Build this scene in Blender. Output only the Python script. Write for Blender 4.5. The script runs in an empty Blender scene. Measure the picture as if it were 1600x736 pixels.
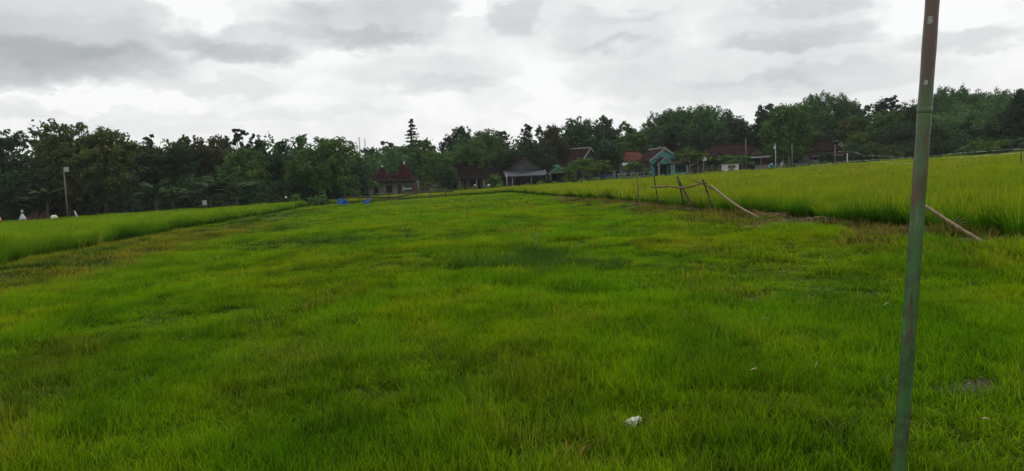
import bpy, math, random
import numpy as np
from mathutils import Vector, Matrix, Euler
R = math.radians
random.seed(7)
rng = np.random.default_rng(7)
scene = bpy.context.scene
COL = scene.collection

# ------------------------------------------------------------------ camera
EYE = 1.65
F = 1155.0                       # focal length in photo pixels (photo is 1600 wide)
PITCH, ROLL, CROSS = R(4.31), R(2.3), 0.0275   # CROSS: the land climbs to the right
fwd = Vector((0, math.cos(PITCH), -math.sin(PITCH)))
r0 = Vector((1, 0, 0)); u0 = r0.cross(fwd)
rt = r0 * math.cos(ROLL) - u0 * math.sin(ROLL)
up = u0 * math.cos(ROLL) + r0 * math.sin(ROLL)
cam = bpy.data.cameras.new('camera'); cam_o = bpy.data.objects.new('camera', cam); COL.objects.link(cam_o)
m = Matrix((rt, up, -fwd)).transposed().to_4x4(); m.translation = Vector((0, 0, EYE))
cam_o.matrix_world = m
cam.sensor_width = 36; cam.lens = 36 * F / 1600
cam.clip_start = 0.05; cam.clip_end = 6000
scene.camera = cam_o

# ------------------------------------------------------------------ world, sun, exposure
SUN_EL, SUN_AZ = 52, 24          # azimuth from +Y towards +X
SKY_STRENGTH = 0.1
scene.view_settings.view_transform = 'Standard'
scene.view_settings.look = 'None'
scene.view_settings.exposure = 0.0
scene.view_settings.gamma = 1.0
scene.view_settings.use_curve_mapping = False

def build_world():
    w = bpy.data.worlds.new('World'); scene.world = w; w.use_nodes = True
    nt = w.node_tree; N = nt.nodes; L = nt.links; N.clear()
    out = N.new('ShaderNodeOutputWorld'); bg = N.new('ShaderNodeBackground'); bg.inputs[1].default_value = SKY_STRENGTH
    L.new(bg.outputs[0], out.inputs[0])
    sky = N.new('ShaderNodeTexSky'); sky.sky_type = 'NISHITA'; sky.sun_disc = False
    sky.sun_elevation = R(SUN_EL); sky.sun_rotation = R(SUN_AZ)
    tc = N.new('ShaderNodeTexCoord')
    def math_(op, a, b=None, c=None, clamp=False):
        n = N.new('ShaderNodeMath'); n.operation = op; n.use_clamp = clamp
        for i, v in enumerate((a, b, c)):
            if v is None: continue
            if isinstance(v, (int, float)): n.inputs[i].default_value = v
            else: L.new(v, n.inputs[i])
        return n.outputs[0]
    def vm(op, a, b=None):
        n = N.new('ShaderNodeVectorMath'); n.operation = op
        for i, v in enumerate((a, b)):
            if v is None: continue
            if isinstance(v, tuple): n.inputs[i].default_value = v
            else: L.new(v, n.inputs[i])
        return n
    d = tc.outputs['Generated']
    sc = vm('MULTIPLY', d, (1, 1, 2.0)).outputs[0]
    def noise(vec, s, det, rough, out=0, dist=0.0):
        n = N.new('ShaderNodeTexNoise'); n.inputs['Scale'].default_value = s; n.inputs['Detail'].default_value = det
        n.inputs['Roughness'].default_value = rough; n.inputs['Distortion'].default_value = dist
        L.new(vec, n.inputs['Vector']); return n.outputs[out]
    wcol = noise(sc, 5.0, 6, 0.55, 1)
    warp = vm('MULTIPLY', vm('SUBTRACT', wcol, (.5, .5, .5)).outputs[0], (0.075, 0.045, 0.05)).outputs[0]
    wcol2 = noise(sc, 17.0, 5, 0.58, 1)
    warp2 = vm('MULTIPLY', vm('SUBTRACT', wcol2, (.5, .5, .5)).outputs[0], (0.075, 0.045, 0.055)).outputs[0]
    dw = vm('ADD', vm('ADD', d, warp).outputs[0], warp2).outputs[0]
    # broad cloud masses at the bearings where they hang over the village
    blobs = [(40, 30, 215, 90, .34), (50, 100, 205, 38, .30), (100, 62, 150, 36, .12), (372, 66, 105, 40, .30), (385, 88, 95, 20, .24),
             (575, 28, 150, 48, .34), (575, 62, 125, 22, .24), (450, 30, 60, 30, .12), (665, 112, 150, 32, .18), (700, 128, 90, 16, .12),
             (975, 50, 120, 30, .24), (965, 78, 95, 16, .18), (1010, 12, 190, 26, .12), (808, 28, 48, 28, .24), (1250, 40, 150, 44, .26), (1240, 68, 120, 18, .12),
             (1100, 112, 260, 40, .20), (1500, 52, 90, 22, .24), (1180, 142, 160, 18, .14), (20, 170, 40, 14, .14),
             (1290, 8, 90, 22, .12), (350, 138, 110, 16, .14), (1330, 118, 150, 20, .14), (1000, 165, 140, 12, .10), (480, 178, 200, 12, .08), (230, 200, 180, 10, .06),
             (290, 10, 46, 46, -.24), (1395, 18, 40, 44, -.22), (735, 14, 44, 20, -.22), (850, 130, 60, 40, -.08), (140, 160, 160, 14, -.12), (880, 172, 80, 16, -.14), (1490, 8, 70, 22, -.2)]
    tot = None
    for (px, py, rx, ry, a) in blobs:
        v = (fwd + rt * ((px - 800) / F) - up * ((py - 368) / F)).normalized()
        n = vm('SUBTRACT', dw, (v.x, v.y, v.z)).outputs[0]
        n = vm('MULTIPLY', n, (F / rx * 1.0, F / rx * 0.6, F / ry)).outputs[0]
        ln = vm('LENGTH', n).outputs['Value']
        mr = N.new('ShaderNodeMapRange'); mr.interpolation_type = 'SMOOTHSTEP'
        mr.inputs['From Min'].default_value = 1.08; mr.inputs['From Max'].default_value = 0.55
        mr.inputs['To Min'].default_value = 0; mr.inputs['To Max'].default_value = a * 1.08
        L.new(ln, mr.inputs['Value'])
        tot = mr.outputs[0] if tot is None else math_('ADD', tot, mr.outputs[0])
    # smaller billows, everywhere on the dome
    n1 = noise(sc, 3.4, 7, 0.55)
    n2 = noise(sc, 11.0, 6, 0.6, 0, 0.4)
    g = math_('ADD', math_('MULTIPLY', math_('SUBTRACT', n1, .5), 0.45), math_('MULTIPLY', math_('SUBTRACT', n2, .5), 0.42))
    dark = math_('ADD', math_('ADD', tot, g), .055)
    cr = N.new('ShaderNodeValToRGB'); e = cr.color_ramp.elements
    e[0].position = 0.0; e[0].color = (1.0, 1.0, .995, 1)
    e[1].position = 0.90; e[1].color = (.43, .45, .465, 1)
    for p, c in ((.10, (.90, .905, .90, 1)), (.28, (.79, .80, .80, 1)), (.50, (.64, .655, .67, 1))):
        q = e.new(p); q.color = c
    L.new(dark, cr.inputs[0])
    bright = vm('MULTIPLY', cr.outputs[0], (CLOUD, CLOUD, CLOUD)).outputs[0]
    mix = N.new('ShaderNodeMix'); mix.data_type = 'RGBA'; mix.inputs[0].default_value = 0.95
    L.new(sky.outputs[0], mix.inputs[6]); L.new(bright, mix.inputs[7])
    L.new(mix.outputs[2], bg.inputs[0])
CLOUD = 10.0
build_world()
sun = bpy.data.lights.new('sun', 'SUN'); sun.energy = 1.5; sun.angle = R(14); sun.color = (1.0, .95, .86)
sun_o = bpy.data.objects.new('sun', sun); COL.objects.link(sun_o)
sd = Vector((math.sin(R(SUN_AZ)) * math.cos(R(SUN_EL)), math.cos(R(SUN_AZ)) * math.cos(R(SUN_EL)), math.sin(R(SUN_EL))))
sun_o.rotation_euler = sd.to_track_quat('Z', 'Y').to_euler(); sun_o.location = (0, 0, 40)

# ------------------------------------------------------------------ measuring helpers
def P(px, py, d):
    """world point at depth y = d seen at photo pixel px, py"""
    v = fwd + rt * ((px - 800) / F) - up * ((py - 368) / F)
    return Vector((0, 0, EYE)) + v * (d / v.y)
def hz(px): return 335.4 - .068 * px
def vnoise(x, y, seed=0):
    x = np.asarray(x, float); y = np.asarray(y, float)
    xi = np.floor(x).astype(np.int64); yi = np.floor(y).astype(np.int64)
    fx = x - xi; fy = y - yi; fx = fx * fx * (3 - 2 * fx); fy = fy * fy * (3 - 2 * fy)
    def h(a, b):
        n = (a * 374761393 + b * 668265263 + seed * 974711) & 0xffffffff
        n = ((n ^ (n >> 13)) * 1274126177) & 0xffffffff
        return ((n ^ (n >> 16)) & 0xffff) / 65535.0
    return (h(xi, yi) * (1 - fx) + h(xi + 1, yi) * fx) * (1 - fy) + (h(xi, yi + 1) * (1 - fx) + h(xi + 1, yi + 1) * fx) * fy
def fbm(x, y, seed=0):
    return (vnoise(x, y, seed) + .5 * vnoise(x * 2.1, y * 2.1, seed + 3) + .25 * vnoise(x * 4.3, y * 4.3, seed + 5)) / 1.75
def edge_right(y): return 9.7 - .105 * y      # foot of the right paddy
def edge_left(y): return -12.6 - .135 * y      # foot of the left paddy
def bund_left(y): return -8.0 - .11 * y       # meadow side of the left bund
def gz(x, y):
    x = np.asarray(x, float); y = np.asarray(y, float)
    z = CROSS * x
    near = np.clip((110 - y) / 60, 0, 1)
    z = z + near * (.10 * (fbm(x * .5, y * .35, 1) - .5) + .06 * (fbm(x * 1.6, y * 1.6, 2) - .5))
    c = (edge_left(y) + bund_left(y)) / 2; wdt = 2.9
    b = np.exp(-((x - c) / wdt) ** 4)
    z = z + near * b * (.05 + .48 * (fbm(x * .9, y * .6, 9) - .38))
    c2 = edge_right(y) - .9
    b2 = np.exp(-((x - c2) / 1.0) ** 2)
    z = z + near * b2 * (.10 + .16 * (fbm(x * 1.1, y * .9, 19) - .4))
    return z
def ground(px, d):
    p = P(px, hz(px) + EYE * F / d, d)
    return Vector((p.x, d, float(gz(p.x, d))))
def height(px, py, d):
    return P(px, py, d).z - ground(px, d).z

# ------------------------------------------------------------------ object helpers
def tag(o, label=None, cat=None, group=None, kind=None):
    if label: o['label'] = label
    if cat: o['category'] = cat
    if group: o['group'] = group
    if kind: o['kind'] = kind
    return o
def empty(name, loc, rz=0, **k):
    o = bpy.data.objects.new(name, None); COL.objects.link(o)
    o.empty_display_size = .3; o.location = loc; o.rotation_euler = (0, 0, rz)
    return tag(o, **k)
class MB:
    def __init__(s): s.v = []; s.f = []; s.smooth = []
    def add(s, vs, fs, sm=False):
        o = len(s.v); s.v += [tuple(v) for v in vs]; s.f += [tuple(i + o for i in f) for f in fs]; s.smooth += [sm] * len(fs)
    def box(s, x0, x1, y0, y1, z0, z1):
        s.add([(x0, y0, z0), (x1, y0, z0), (x1, y1, z0), (x0, y1, z0), (x0, y0, z1), (x1, y0, z1), (x1, y1, z1), (x0, y1, z1)],
              [(0, 3, 2, 1), (4, 5, 6, 7), (0, 1, 5, 4), (1, 2, 6, 5), (2, 3, 7, 6), (3, 0, 4, 7)])
    def hull8(s, lo, hi):     # slab between two 4-gons
        s.add(list(lo) + list(hi), [(0, 3, 2, 1), (4, 5, 6, 7), (0, 1, 5, 4), (1, 2, 6, 5), (2, 3, 7, 6), (3, 0, 4, 7)])
    def prism(s, poly, y0, y1):   # poly of (x,z), extruded in y
        n = len(poly)
        s.add([(x, y0, z) for x, z in poly] + [(x, y1, z) for x, z in poly],
              [tuple(range(n)), tuple(range(2 * n - 1, n - 1, -1))] + [(i, i + n, (i + 1) % n + n, (i + 1) % n) for i in range(n)])
    def tube(s, pts, rads, n=8, cap=True):
        pts = [Vector(p) for p in pts]
        vs = []; prev = None
        for i, p in enumerate(pts):
            t = (pts[min(i + 1, len(pts) - 1)] - pts[max(i - 1, 0)]).normalized()
            a = Vector((0, 0, 1)) if abs(t.z) < .9 else Vector((1, 0, 0))
            if prev is not None: a = prev
            x = (a - t * a.dot(t)).normalized(); prev = x; y = t.cross(x)
            for k in range(n):
                c = 2 * math.pi * k / n
                vs.append(p + (x * math.cos(c) + y * math.sin(c)) * rads[i])
        fs = [(i * n + k, i * n + (k + 1) % n, (i + 1) * n + (k + 1) % n, (i + 1) * n + k) for i in range(len(pts) - 1) for k in range(n)]
        if cap: fs += [tuple(range(n - 1, -1, -1)), tuple(range((len(pts) - 1) * n, len(pts) * n))]
        s.add(vs, fs, True)
    def build(s, name, mat, parent=None, smooth=None):
        me = bpy.data.meshes.new(name); me.from_pydata(s.v, [], s.f)
        me.polygons.foreach_set('use_smooth', s.smooth if smooth is None else [smooth] * len(s.f))
        me.materials.append(mat); me.update()
        o = bpy.data.objects.new(name, me); COL.objects.link(o)
        if parent: o.parent = parent
        return o
def np_mesh(name, verts, faces4, mat, attrs=None, smooth=False):
    """verts (n,3), faces (m,4) or (m,3)"""
    me = bpy.data.meshes.new(name)
    n, m = len(verts), len(faces4); k = faces4.shape[1]
    me.vertices.add(n); me.vertices.foreach_set('co', np.ascontiguousarray(verts, np.float32).ravel())
    me.loops.add(m * k); me.loops.foreach_set('vertex_index', np.ascontiguousarray(faces4, np.int32).ravel())
    me.polygons.add(m); me.polygons.foreach_set('loop_start', np.arange(0, m * k, k, dtype=np.int32))
    me.polygons.foreach_set('loop_total', np.full(m, k, np.int32))
    if smooth: me.polygons.foreach_set('use_smooth', np.ones(m, bool))
    me.update(calc_edges=True)
    for a, val in (attrs or {}).items():
        at = me.attributes.new(a, 'FLOAT', 'POINT'); at.data.foreach_set('value', np.ascontiguousarray(val, np.float32))
    me.materials.append(mat)
    return me
def copy_tree(o, parent=None):
    c = o.copy(); COL.objects.link(c); c.parent = parent
    for ch in o.children: copy_tree(ch, c)
    return c

# ------------------------------------------------------------------ materials
class NT:
    def __init__(s, name):
        s.m = bpy.data.materials.new(name); s.m.use_nodes = True
        s.nt = s.m.node_tree; s.N = s.nt.nodes; s.L = s.nt.links; s.N.clear()
        s.out = s.N.new('ShaderNodeOutputMaterial')
    def lk(s, v, sock):
        if isinstance(v, (int, float)): sock.default_value = v
        elif isinstance(v, tuple): sock.default_value = v if len(v) == len(sock.default_value) else tuple(v) + (1,)
        else: s.L.new(v, sock)
    def math(s, op, a, b=0.0, clamp=False):
        n = s.N.new('ShaderNodeMath'); n.operation = op; n.use_clamp = clamp
        s.lk(a, n.inputs[0]); s.lk(b, n.inputs[1]); return n.outputs[0]
    def mix(s, f, a, b, mode='MIX'):
        n = s.N.new('ShaderNodeMix'); n.data_type = 'RGBA'; n.blend_type = mode
        s.lk(f, n.inputs[0]); s.lk(a, n.inputs[6]); s.lk(b, n.inputs[7]); return n.outputs[2]
    def attr(s, name):
        n = s.N.new('ShaderNodeAttribute'); n.attribute_name = name; return n.outputs['Fac']
    def pos(s): return s.N.new('ShaderNodeNewGeometry').outputs['Position']
    def obj(s): return s.N.new('ShaderNodeTexCoord').outputs['Object']
    def vmul(s, v, t):
        n = s.N.new('ShaderNodeVectorMath'); n.operation = 'MULTIPLY'; s.L.new(v, n.inputs[0]); n.inputs[1].default_value = t; return n.outputs[0]
    def noise(s, vec, sc, det=3, ro=.55, dist=0):
        n = s.N.new('ShaderNodeTexNoise'); n.inputs['Scale'].default_value = sc; n.inputs['Detail'].default_value = det
        n.inputs['Roughness'].default_value = ro; n.inputs['Distortion'].default_value = dist; s.L.new(vec, n.inputs['Vector']); return n.outputs[0]
    def step(s, v, a, b, lo=0., hi=1.):
        n = s.N.new('ShaderNodeMapRange'); n.interpolation_type = 'SMOOTHSTEP'
        s.lk(v, n.inputs[0]); n.inputs[1].default_value = a; n.inputs[2].default_value = b; n.inputs[3].default_value = lo; n.inputs[4].default_value = hi
        return n.outputs[0]
    def bump(s, h, st, dist=.02):
        n = s.N.new('ShaderNodeBump'); n.inputs['Strength'].default_value = st; n.inputs['Distance'].default_value = dist
        s.L.new(h, n.inputs['Height']); return n.outputs[0]
    def pbsdf(s, col, rough=.7, nrm=None, spec=.3, metal=0.):
        n = s.N.new('ShaderNodeBsdfPrincipled'); s.lk(col, n.inputs['Base Color']); s.lk(rough, n.inputs['Roughness'])
        n.inputs['Specular IOR Level'].default_value = spec; n.inputs['Metallic'].default_value = metal
        if nrm is not None: s.L.new(nrm, n.inputs['Normal'])
        return n.outputs[0]
    def leafy(s, col, trans=.35, rough=.7, spec=.06, tcol=None):
        a = s.pbsdf(col, rough, None, spec)
        t = s.N.new('ShaderNodeBsdfTranslucent'); s.lk(tcol if tcol is not None else col, t.inputs[0])
        x = s.N.new('ShaderNodeMixShader'); x.inputs[0].default_value = trans
        s.L.new(a, x.inputs[1]); s.L.new(t.outputs[0], x.inputs[2]); return x.outputs[0]
    def done(s, sh): s.L.new(sh, s.out.inputs[0]); return s.m

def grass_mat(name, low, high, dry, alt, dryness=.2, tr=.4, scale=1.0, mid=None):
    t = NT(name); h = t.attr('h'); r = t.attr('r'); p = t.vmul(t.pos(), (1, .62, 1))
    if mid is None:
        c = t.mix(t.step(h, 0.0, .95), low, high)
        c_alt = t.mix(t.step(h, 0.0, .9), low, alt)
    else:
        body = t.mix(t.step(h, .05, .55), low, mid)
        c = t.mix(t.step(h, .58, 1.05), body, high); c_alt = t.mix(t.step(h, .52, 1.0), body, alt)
    big = t.noise(p, .33 * scale, 7, .68, .5)
    c = t.mix(t.step(big, .38, .66), c, c_alt)
    mid_n = t.noise(p, .9 * scale, 5, .62)
    c = t.mix(t.step(mid_n, .44, .62, .0, .85), c, t.mix(1.0, c, (.50, .62, .8, 1), 'MULTIPLY'))
    c = t.mix(t.step(t.noise(t.vmul(t.pos(), (1.1, .5, 1)), .42 * scale, 5, .62, .3), .56, .68, 0, .55 if mid is None else .25), c, t.mix(h, low, (.24, .22, .018)))
    d = t.step(t.math('ADD', r, t.math('MULTIPLY', t.math('SUBTRACT', t.noise(p, .55 * scale, 4, .65), .5), 1.6)), 1.0 - dryness, 1.25 - dryness)
    c = t.mix(d, c, dry)
    c = t.mix(1.0, c, t.mix(r, (.60, .66, .7, 1), (1.3, 1.22, 1.1, 1)), 'MULTIPLY')
    return t.done(t.leafy(c, tr))
def leaf_mat(name, dark, light, tr=.25, odd=None):
    t = NT(name); r = t.attr('r'); l = t.attr('l')
    c = t.mix(l, dark, light)
    c = t.mix(1.0, c, t.mix(r, (.65, .68, .7, 1), (1.35, 1.3, 1.2, 1)), 'MULTIPLY')
    if odd is not None: c = t.mix(t.step(t.math('MULTIPLY', r, t.math('ADD', l, .3)), .55, .85), c, odd)
    return t.done(t.leafy(c, tr, .85, .04))
def surf_mat(name, a, b, sc=3., rough=.8, stretch=(1, 1, 1), c=None, bumpy=.3, spec=.2):
    t = NT(name); p = t.vmul(t.obj(), stretch)
    n = t.noise(p, sc, 6, .65); col = t.mix(t.step(n, .35, .66), a, b)
    if c is not None: col = t.mix(t.step(t.noise(p, sc * 2.7, 4, .6, .6), .54, .66), col, c)
    return t.done(t.pbsdf(col, rough, t.bump(n, bumpy), spec))
def roof_mat(name, a, b, c, rows=3.6):
    t = NT(name); o = t.obj()
    n = t.noise(o, 1.4, 5, .65); col = t.mix(t.step(n, .36, .62), a, b)
    col = t.mix(t.step(t.noise(o, 5.5, 4, .7), .52, .7), col, c)
    w = t.N.new('ShaderNodeTexWave'); w.wave_type = 'BANDS'; w.bands_direction = 'Z'; w.inputs['Scale'].default_value = rows
    w.inputs['Distortion'].default_value = .3; t.L.new(o, w.inputs[0])
    return t.done(t.pbsdf(col, .85, t.bump(w.outputs[1], .5, .05), .02))

M = {}
M['ground'] = None
def ground_mat():
    t = NT('ground_soil'); p = t.pos()
    n = t.noise(p, .6, 6, .65); c = t.mix(t.step(n, .35, .65), (.022, .036, .006), (.040, .055, .010))
    c = t.mix(t.step(t.noise(p, 4.0, 5, .7), .48, .68), c, (.034, .026, .014))
    return t.done(t.pbsdf(c, .95, t.bump(t.noise(p, 14, 5, .7), .6, .03), .1))
M['ground'] = ground_mat()
M['mud'] = surf_mat('mud', (.016, .012, .006), (.034, .026, .014), 7, .8, c=(.022, .018, .010), bumpy=.8)
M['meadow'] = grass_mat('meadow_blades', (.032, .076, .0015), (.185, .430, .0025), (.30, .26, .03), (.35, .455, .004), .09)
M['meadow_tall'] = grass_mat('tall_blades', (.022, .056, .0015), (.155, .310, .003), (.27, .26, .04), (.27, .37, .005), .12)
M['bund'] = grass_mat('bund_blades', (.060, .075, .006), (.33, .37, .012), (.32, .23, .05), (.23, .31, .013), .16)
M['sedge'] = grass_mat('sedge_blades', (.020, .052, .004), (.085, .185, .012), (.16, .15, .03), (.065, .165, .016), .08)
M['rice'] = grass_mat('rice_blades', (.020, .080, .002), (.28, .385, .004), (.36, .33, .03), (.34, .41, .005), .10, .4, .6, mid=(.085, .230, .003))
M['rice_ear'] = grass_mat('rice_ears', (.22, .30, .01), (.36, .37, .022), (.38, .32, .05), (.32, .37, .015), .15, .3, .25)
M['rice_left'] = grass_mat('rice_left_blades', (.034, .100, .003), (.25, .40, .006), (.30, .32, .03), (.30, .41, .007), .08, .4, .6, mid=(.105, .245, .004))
M['straw'] = grass_mat('straw', (.045, .026, .012), (.14, .085, .036), (.26, .18, .08), (.10, .055, .024), .3, .15)
M['weed'] = grass_mat('weed_leaves', (.02, .05, .006), (.085, .15, .012), (.2, .15, .05), (.13, .18, .02), .12)
M['bark'] = surf_mat('bark', (.055, .045, .035), (.11, .095, .075), 6, .9, (1, 1, .3))
M['pale_bark'] = surf_mat('pale_bark', (.16, .15, .125), (.28, .26, .22), 6, .9, (1, 1, .3))
M['bamboo'] = surf_mat('dry_bamboo', (.115, .078, .034), (.22, .155, .068), 9, .7, (1, 1, .4), c=(.06, .043, .03))
M['bamboo_dark'] = surf_mat('old_bamboo', (.050, .034, .024), (.105, .072, .046), 9, .8, (1, 1, .4), c=(.03, .02, .015))
M['bamboo_grey'] = surf_mat('weathered_bamboo', (.085, .075, .055), (.17, .15, .11), 9, .8)
M['tile_dark'] = roof_mat('dark_tiles', (.014, .009, .008), (.022, .014, .012), (.009, .008, .008))
M['tile_maroon'] = roof_mat('maroon_tiles', (.014, .008, .0075), (.032, .014, .012), (.008, .007, .007))
M['tile_red'] = roof_mat('red_tiles', (.060, .020, .015), (.115, .036, .025), (.022, .012, .010))
M['tile_crimson'] = roof_mat('crimson_tiles', (.018, .009, .009), (.060, .015, .015), (.010, .008, .008))
M['sheet'] = surf_mat('corrugated_sheet', (.028, .036, .044), (.045, .056, .066), 2, .75, c=(.025, .027, .03))
M['weathered'] = surf_mat('weathered_boards', (.055, .055, .054), (.105, .105, .10), 2.6, .9, (1, 1, .5), c=(.03, .03, .03))
M['pale_boards'] = surf_mat('pale_boards', (.12, .12, .105), (.25, .245, .22), 2.2, .9, (.6, 1, 2.2), c=(.05, .048, .04))
M['tan'] = surf_mat('tan_wall', (.10, .078, .05), (.155, .12, .08), 1.6, .9, c=(.06, .045, .03))
M['brick'] = surf_mat('brick_wall', (.085, .042, .032), (.13, .065, .05), 3, .9, c=(.06, .035, .03))
M['grey_wall'] = surf_mat('grey_wall', (.10, .10, .095), (.18, .18, .17), 2, .9, c=(.07, .07, .065))
M['dim_wall'] = surf_mat('dim_wall', (.040, .038, .033), (.070, .065, .056), 1.5, .9)
M['turquoise'] = surf_mat('turquoise_wall', (.06, .24, .21), (.085, .30, .26), 1.3, .7, c=(.05, .20, .18), bumpy=.1)
M['turquoise_pale'] = surf_mat('pale_turquoise', (.19, .37, .36), (.26, .44, .43), 1.3, .7, bumpy=.1)
M['green_trim'] = surf_mat('green_trim', (.07, .26, .12), (.10, .32, .16), 2, .6, bumpy=.1)
M['green_panel'] = surf_mat('green_panel', (.09, .22, .11), (.13, .28, .16), 1.2, .8, bumpy=.1)
M['white'] = surf_mat('whitewash', (.42, .42, .39), (.60, .60, .57), 2.5, .85, c=(.28, .27, .24), bumpy=.1)
M['ivory_trim'] = surf_mat('pale_trim', (.20, .21, .20), (.30, .31, .29), 2.5, .8, c=(.12, .12, .11), bumpy=.1)
M['dark'] = surf_mat('interior_shade', (.012, .013, .015), (.022, .023, .025), 2, .8)  # near-black colour that paints in the shade of rooms and openings
M['wood_dark'] = surf_mat('dark_wood', (.035, .028, .022), (.06, .048, .036), 4, .8)
M['concrete'] = surf_mat('concrete_post', (.11, .11, .105), (.19, .19, .18), 5, .85)
M['metal'] = surf_mat('grey_metal', (.26, .27, .28), (.36, .37, .38), 5, .6)
M['dish'] = surf_mat('white_dish', (.40, .41, .41), (.50, .51, .51), 5, .5, bumpy=.05)
M['tarp'] = surf_mat('blue_tarp', (.012, .075, .32), (.018, .11, .42), 1.5, .45, (1, 1, 1), bumpy=.4)
M['blue_cloth'] = surf_mat('blue_cloth', (.03, .10, .30), (.05, .14, .38), 2, .8)
M['teal_tarp'] = surf_mat('teal_tarp', (.07, .24, .30), (.10, .30, .36), 2, .6)
M['ribbon'] = surf_mat('white_ribbon', (.58, .60, .55), (.72, .74, .70), 6, .5, bumpy=.1)
M['cloth_white'] = surf_mat('white_cloth', (.30, .34, .35), (.42, .46, .46), 4, .9)
M['cloth_cream'] = surf_mat('cream_cloth', (.50, .50, .30), (.60, .58, .36), 4, .9)
M['cloth_orange'] = surf_mat('orange_cloth', (.65, .28, .15), (.75, .34, .2), 4, .9)
M['stone'] = surf_mat('stone', (.10, .09, .075), (.20, .185, .16), 9, .9)
M['leaf_dry'] = surf_mat('dry_leaf', (.26, .21, .11), (.38, .32, .18), 9, .8)
def plastic_mat():
    t = NT('crumpled_plastic'); n = t.noise(t.obj(), 40, 4, .6)
    return t.done(t.leafy(t.mix(n, (.62, .62, .54), (.80, .80, .72)), .3, .35, .5))
M['plastic'] = plastic_mat()

# leaves
M['lf_dark'] = leaf_mat('leaves_dark', (0.0263, 0.0489, 0.0213), (0.0473, 0.0834, 0.0340))
M['lf_blue'] = leaf_mat('leaves_bluegreen', (0.0221, 0.0429, 0.0281), (0.0442, 0.0829, 0.0491))
M['lf_olive'] = leaf_mat('leaves_olive', (0.0446, 0.0735, 0.0238), (0.0871, 0.1286, 0.0404), odd=(.15, .13, .04, 1))
M['lf_brown'] = leaf_mat('leaves_brownish', (0.0432, 0.0529, 0.0238), (0.0816, 0.0917, 0.0410), odd=(.12, .09, .04, 1))
M['lf_mid'] = leaf_mat('leaves_mid', (0.0462, 0.0936, 0.0216), (0.0990, 0.1836, 0.0408))
M['lf_bright'] = leaf_mat('leaves_bright', (.05, .095, .018), (.11, .18, .034))
M['lf_yellow'] = leaf_mat('leaves_yellowish', (.07, .10, .018), (.19, .20, .03))
M['lf_bamboo'] = leaf_mat('leaves_bamboo', (0.0383, 0.0834, 0.0296), (0.0829, 0.1595, 0.0567))
M['lf_soft'] = leaf_mat('leaves_soft', (0.0544, 0.1123, 0.0367), (0.1165, 0.2071, 0.0688))
M['banana'] = leaf_mat('banana_leaves', (0.0240, 0.0426, 0.0176), (0.0520, 0.0820, 0.0304))

def pole_mat():
    t = NT('painted_pole'); o = t.obj()
    sep = t.N.new('ShaderNodeSeparateXYZ'); t.L.new(o, sep.inputs[0]); z = sep.outputs[2]
    st = t.vmul(o, (1, 1, .12))
    green = t.mix(t.noise(st, 30, 4, .6), (.022, .082, .020), (.062, .165, .042))
    green = t.mix(t.step(t.noise(st, 60, 4, .6), .52, .7), green, (.085, .16, .075))
    green = t.mix(t.step(t.noise(o, 22, 5, .7), .46, .62, 0, .75), green, (.035, .045, .022))
    green = t.mix(t.step(z, 1.25, 1.95, 0, .6), green, t.mix(t.noise(st, 40, 4, .6), (.040, .068, .016), (.088, .125, .030)))
    rust = t.mix(t.noise(o, 45, 5, .7), (.050, .026, .016), (.12, .068, .038))
    f = t.noise(t.vmul(o, (1, 1, .10)), 34, 6, .7, .6)
    side = t.step(sep.outputs[0], -.004, .018, 0, .11)
    f2 = t.math('ADD', t.math('ADD', f, side), t.step(z, 1.88, 2.12, 0, .28))
    c = t.mix(t.step(f2, .52, .60), green, rust)
    c = t.mix(t.step(t.noise(t.vmul(o, (1, 1, .3)), 70, 3, .6), .60, .72, 0, .7), c, (.03, .02, .015))
    return t.done(t.pbsdf(c, .36, t.bump(f, .35, .004), .5))
M['pole'] = pole_mat()

# ------------------------------------------------------------------ ground
def build_ground():
    def axis(a, b, fine, step, far, stepf):
        c = [a]
        return c
    xs = np.unique(np.concatenate([np.arange(-30, 20, .22), np.arange(-100, 100.1, 3.0), np.linspace(-3000, 3000, 41)]))
    ys = np.unique(np.concatenate([np.arange(-4, 30, .22), np.arange(30, 60, .45), np.arange(60, 130, 1.5), np.linspace(-600, 4000, 47)]))
    X, Y = np.meshgrid(xs, ys)
    Z = gz(X, Y)
    fall = np.clip((np.abs(X) - 150) / 400, 0, 1)
    Z = Z - fall * CROSS * (X - np.sign(X) * 150) * .8
    v = np.stack([X.ravel(), Y.ravel(), Z.ravel()], 1)
    nx = len(xs); i, j = np.meshgrid(np.arange(nx - 1), np.arange(len(ys) - 1))
    a = (j * nx + i).ravel()
    f = np.stack([a, a + 1, a + nx + 1, a + nx], 1)
    me = np_mesh('ground', v, f, M['ground'], smooth=True)
    o = bpy.data.objects.new('ground', me); COL.objects.link(o); tag(o, 'bare earth under the meadow and the paddies', kind='structure')
build_ground()
def mud_patch():
    c = ground(1545, 4.95)
    n = 40; vs = [(0, 0, 0)]; fs = []
    for ring in (.5, 1.0):
        for k in range(n):
            a = 2 * math.pi * k / n
            rr = ring * (.85 + .35 * float(vnoise(math.cos(a) * 2 + 5, math.sin(a) * 2 + 5, 4)))
            vs.append((math.cos(a) * .36 * rr, math.sin(a) * .24 * rr, 0))
    vs = [(x, y, float(gz(c.x + x, c.y + y)) - c.z + .012) for x, y, _ in vs]
    fs = [(0, 1 + k, 1 + (k + 1) % n) for k in range(n)] + [(1 + k, 1 + n + k, 1 + n + (k + 1) % n, 1 + (k + 1) % n) for k in range(n)]
    b = MB(); b.add(vs, fs, True); o = b.build('mud', M['mud']); o.location = c
    tag(o, 'bare brown mud showing through the grass', kind='structure')
    return c
MUD = mud_patch()

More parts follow.
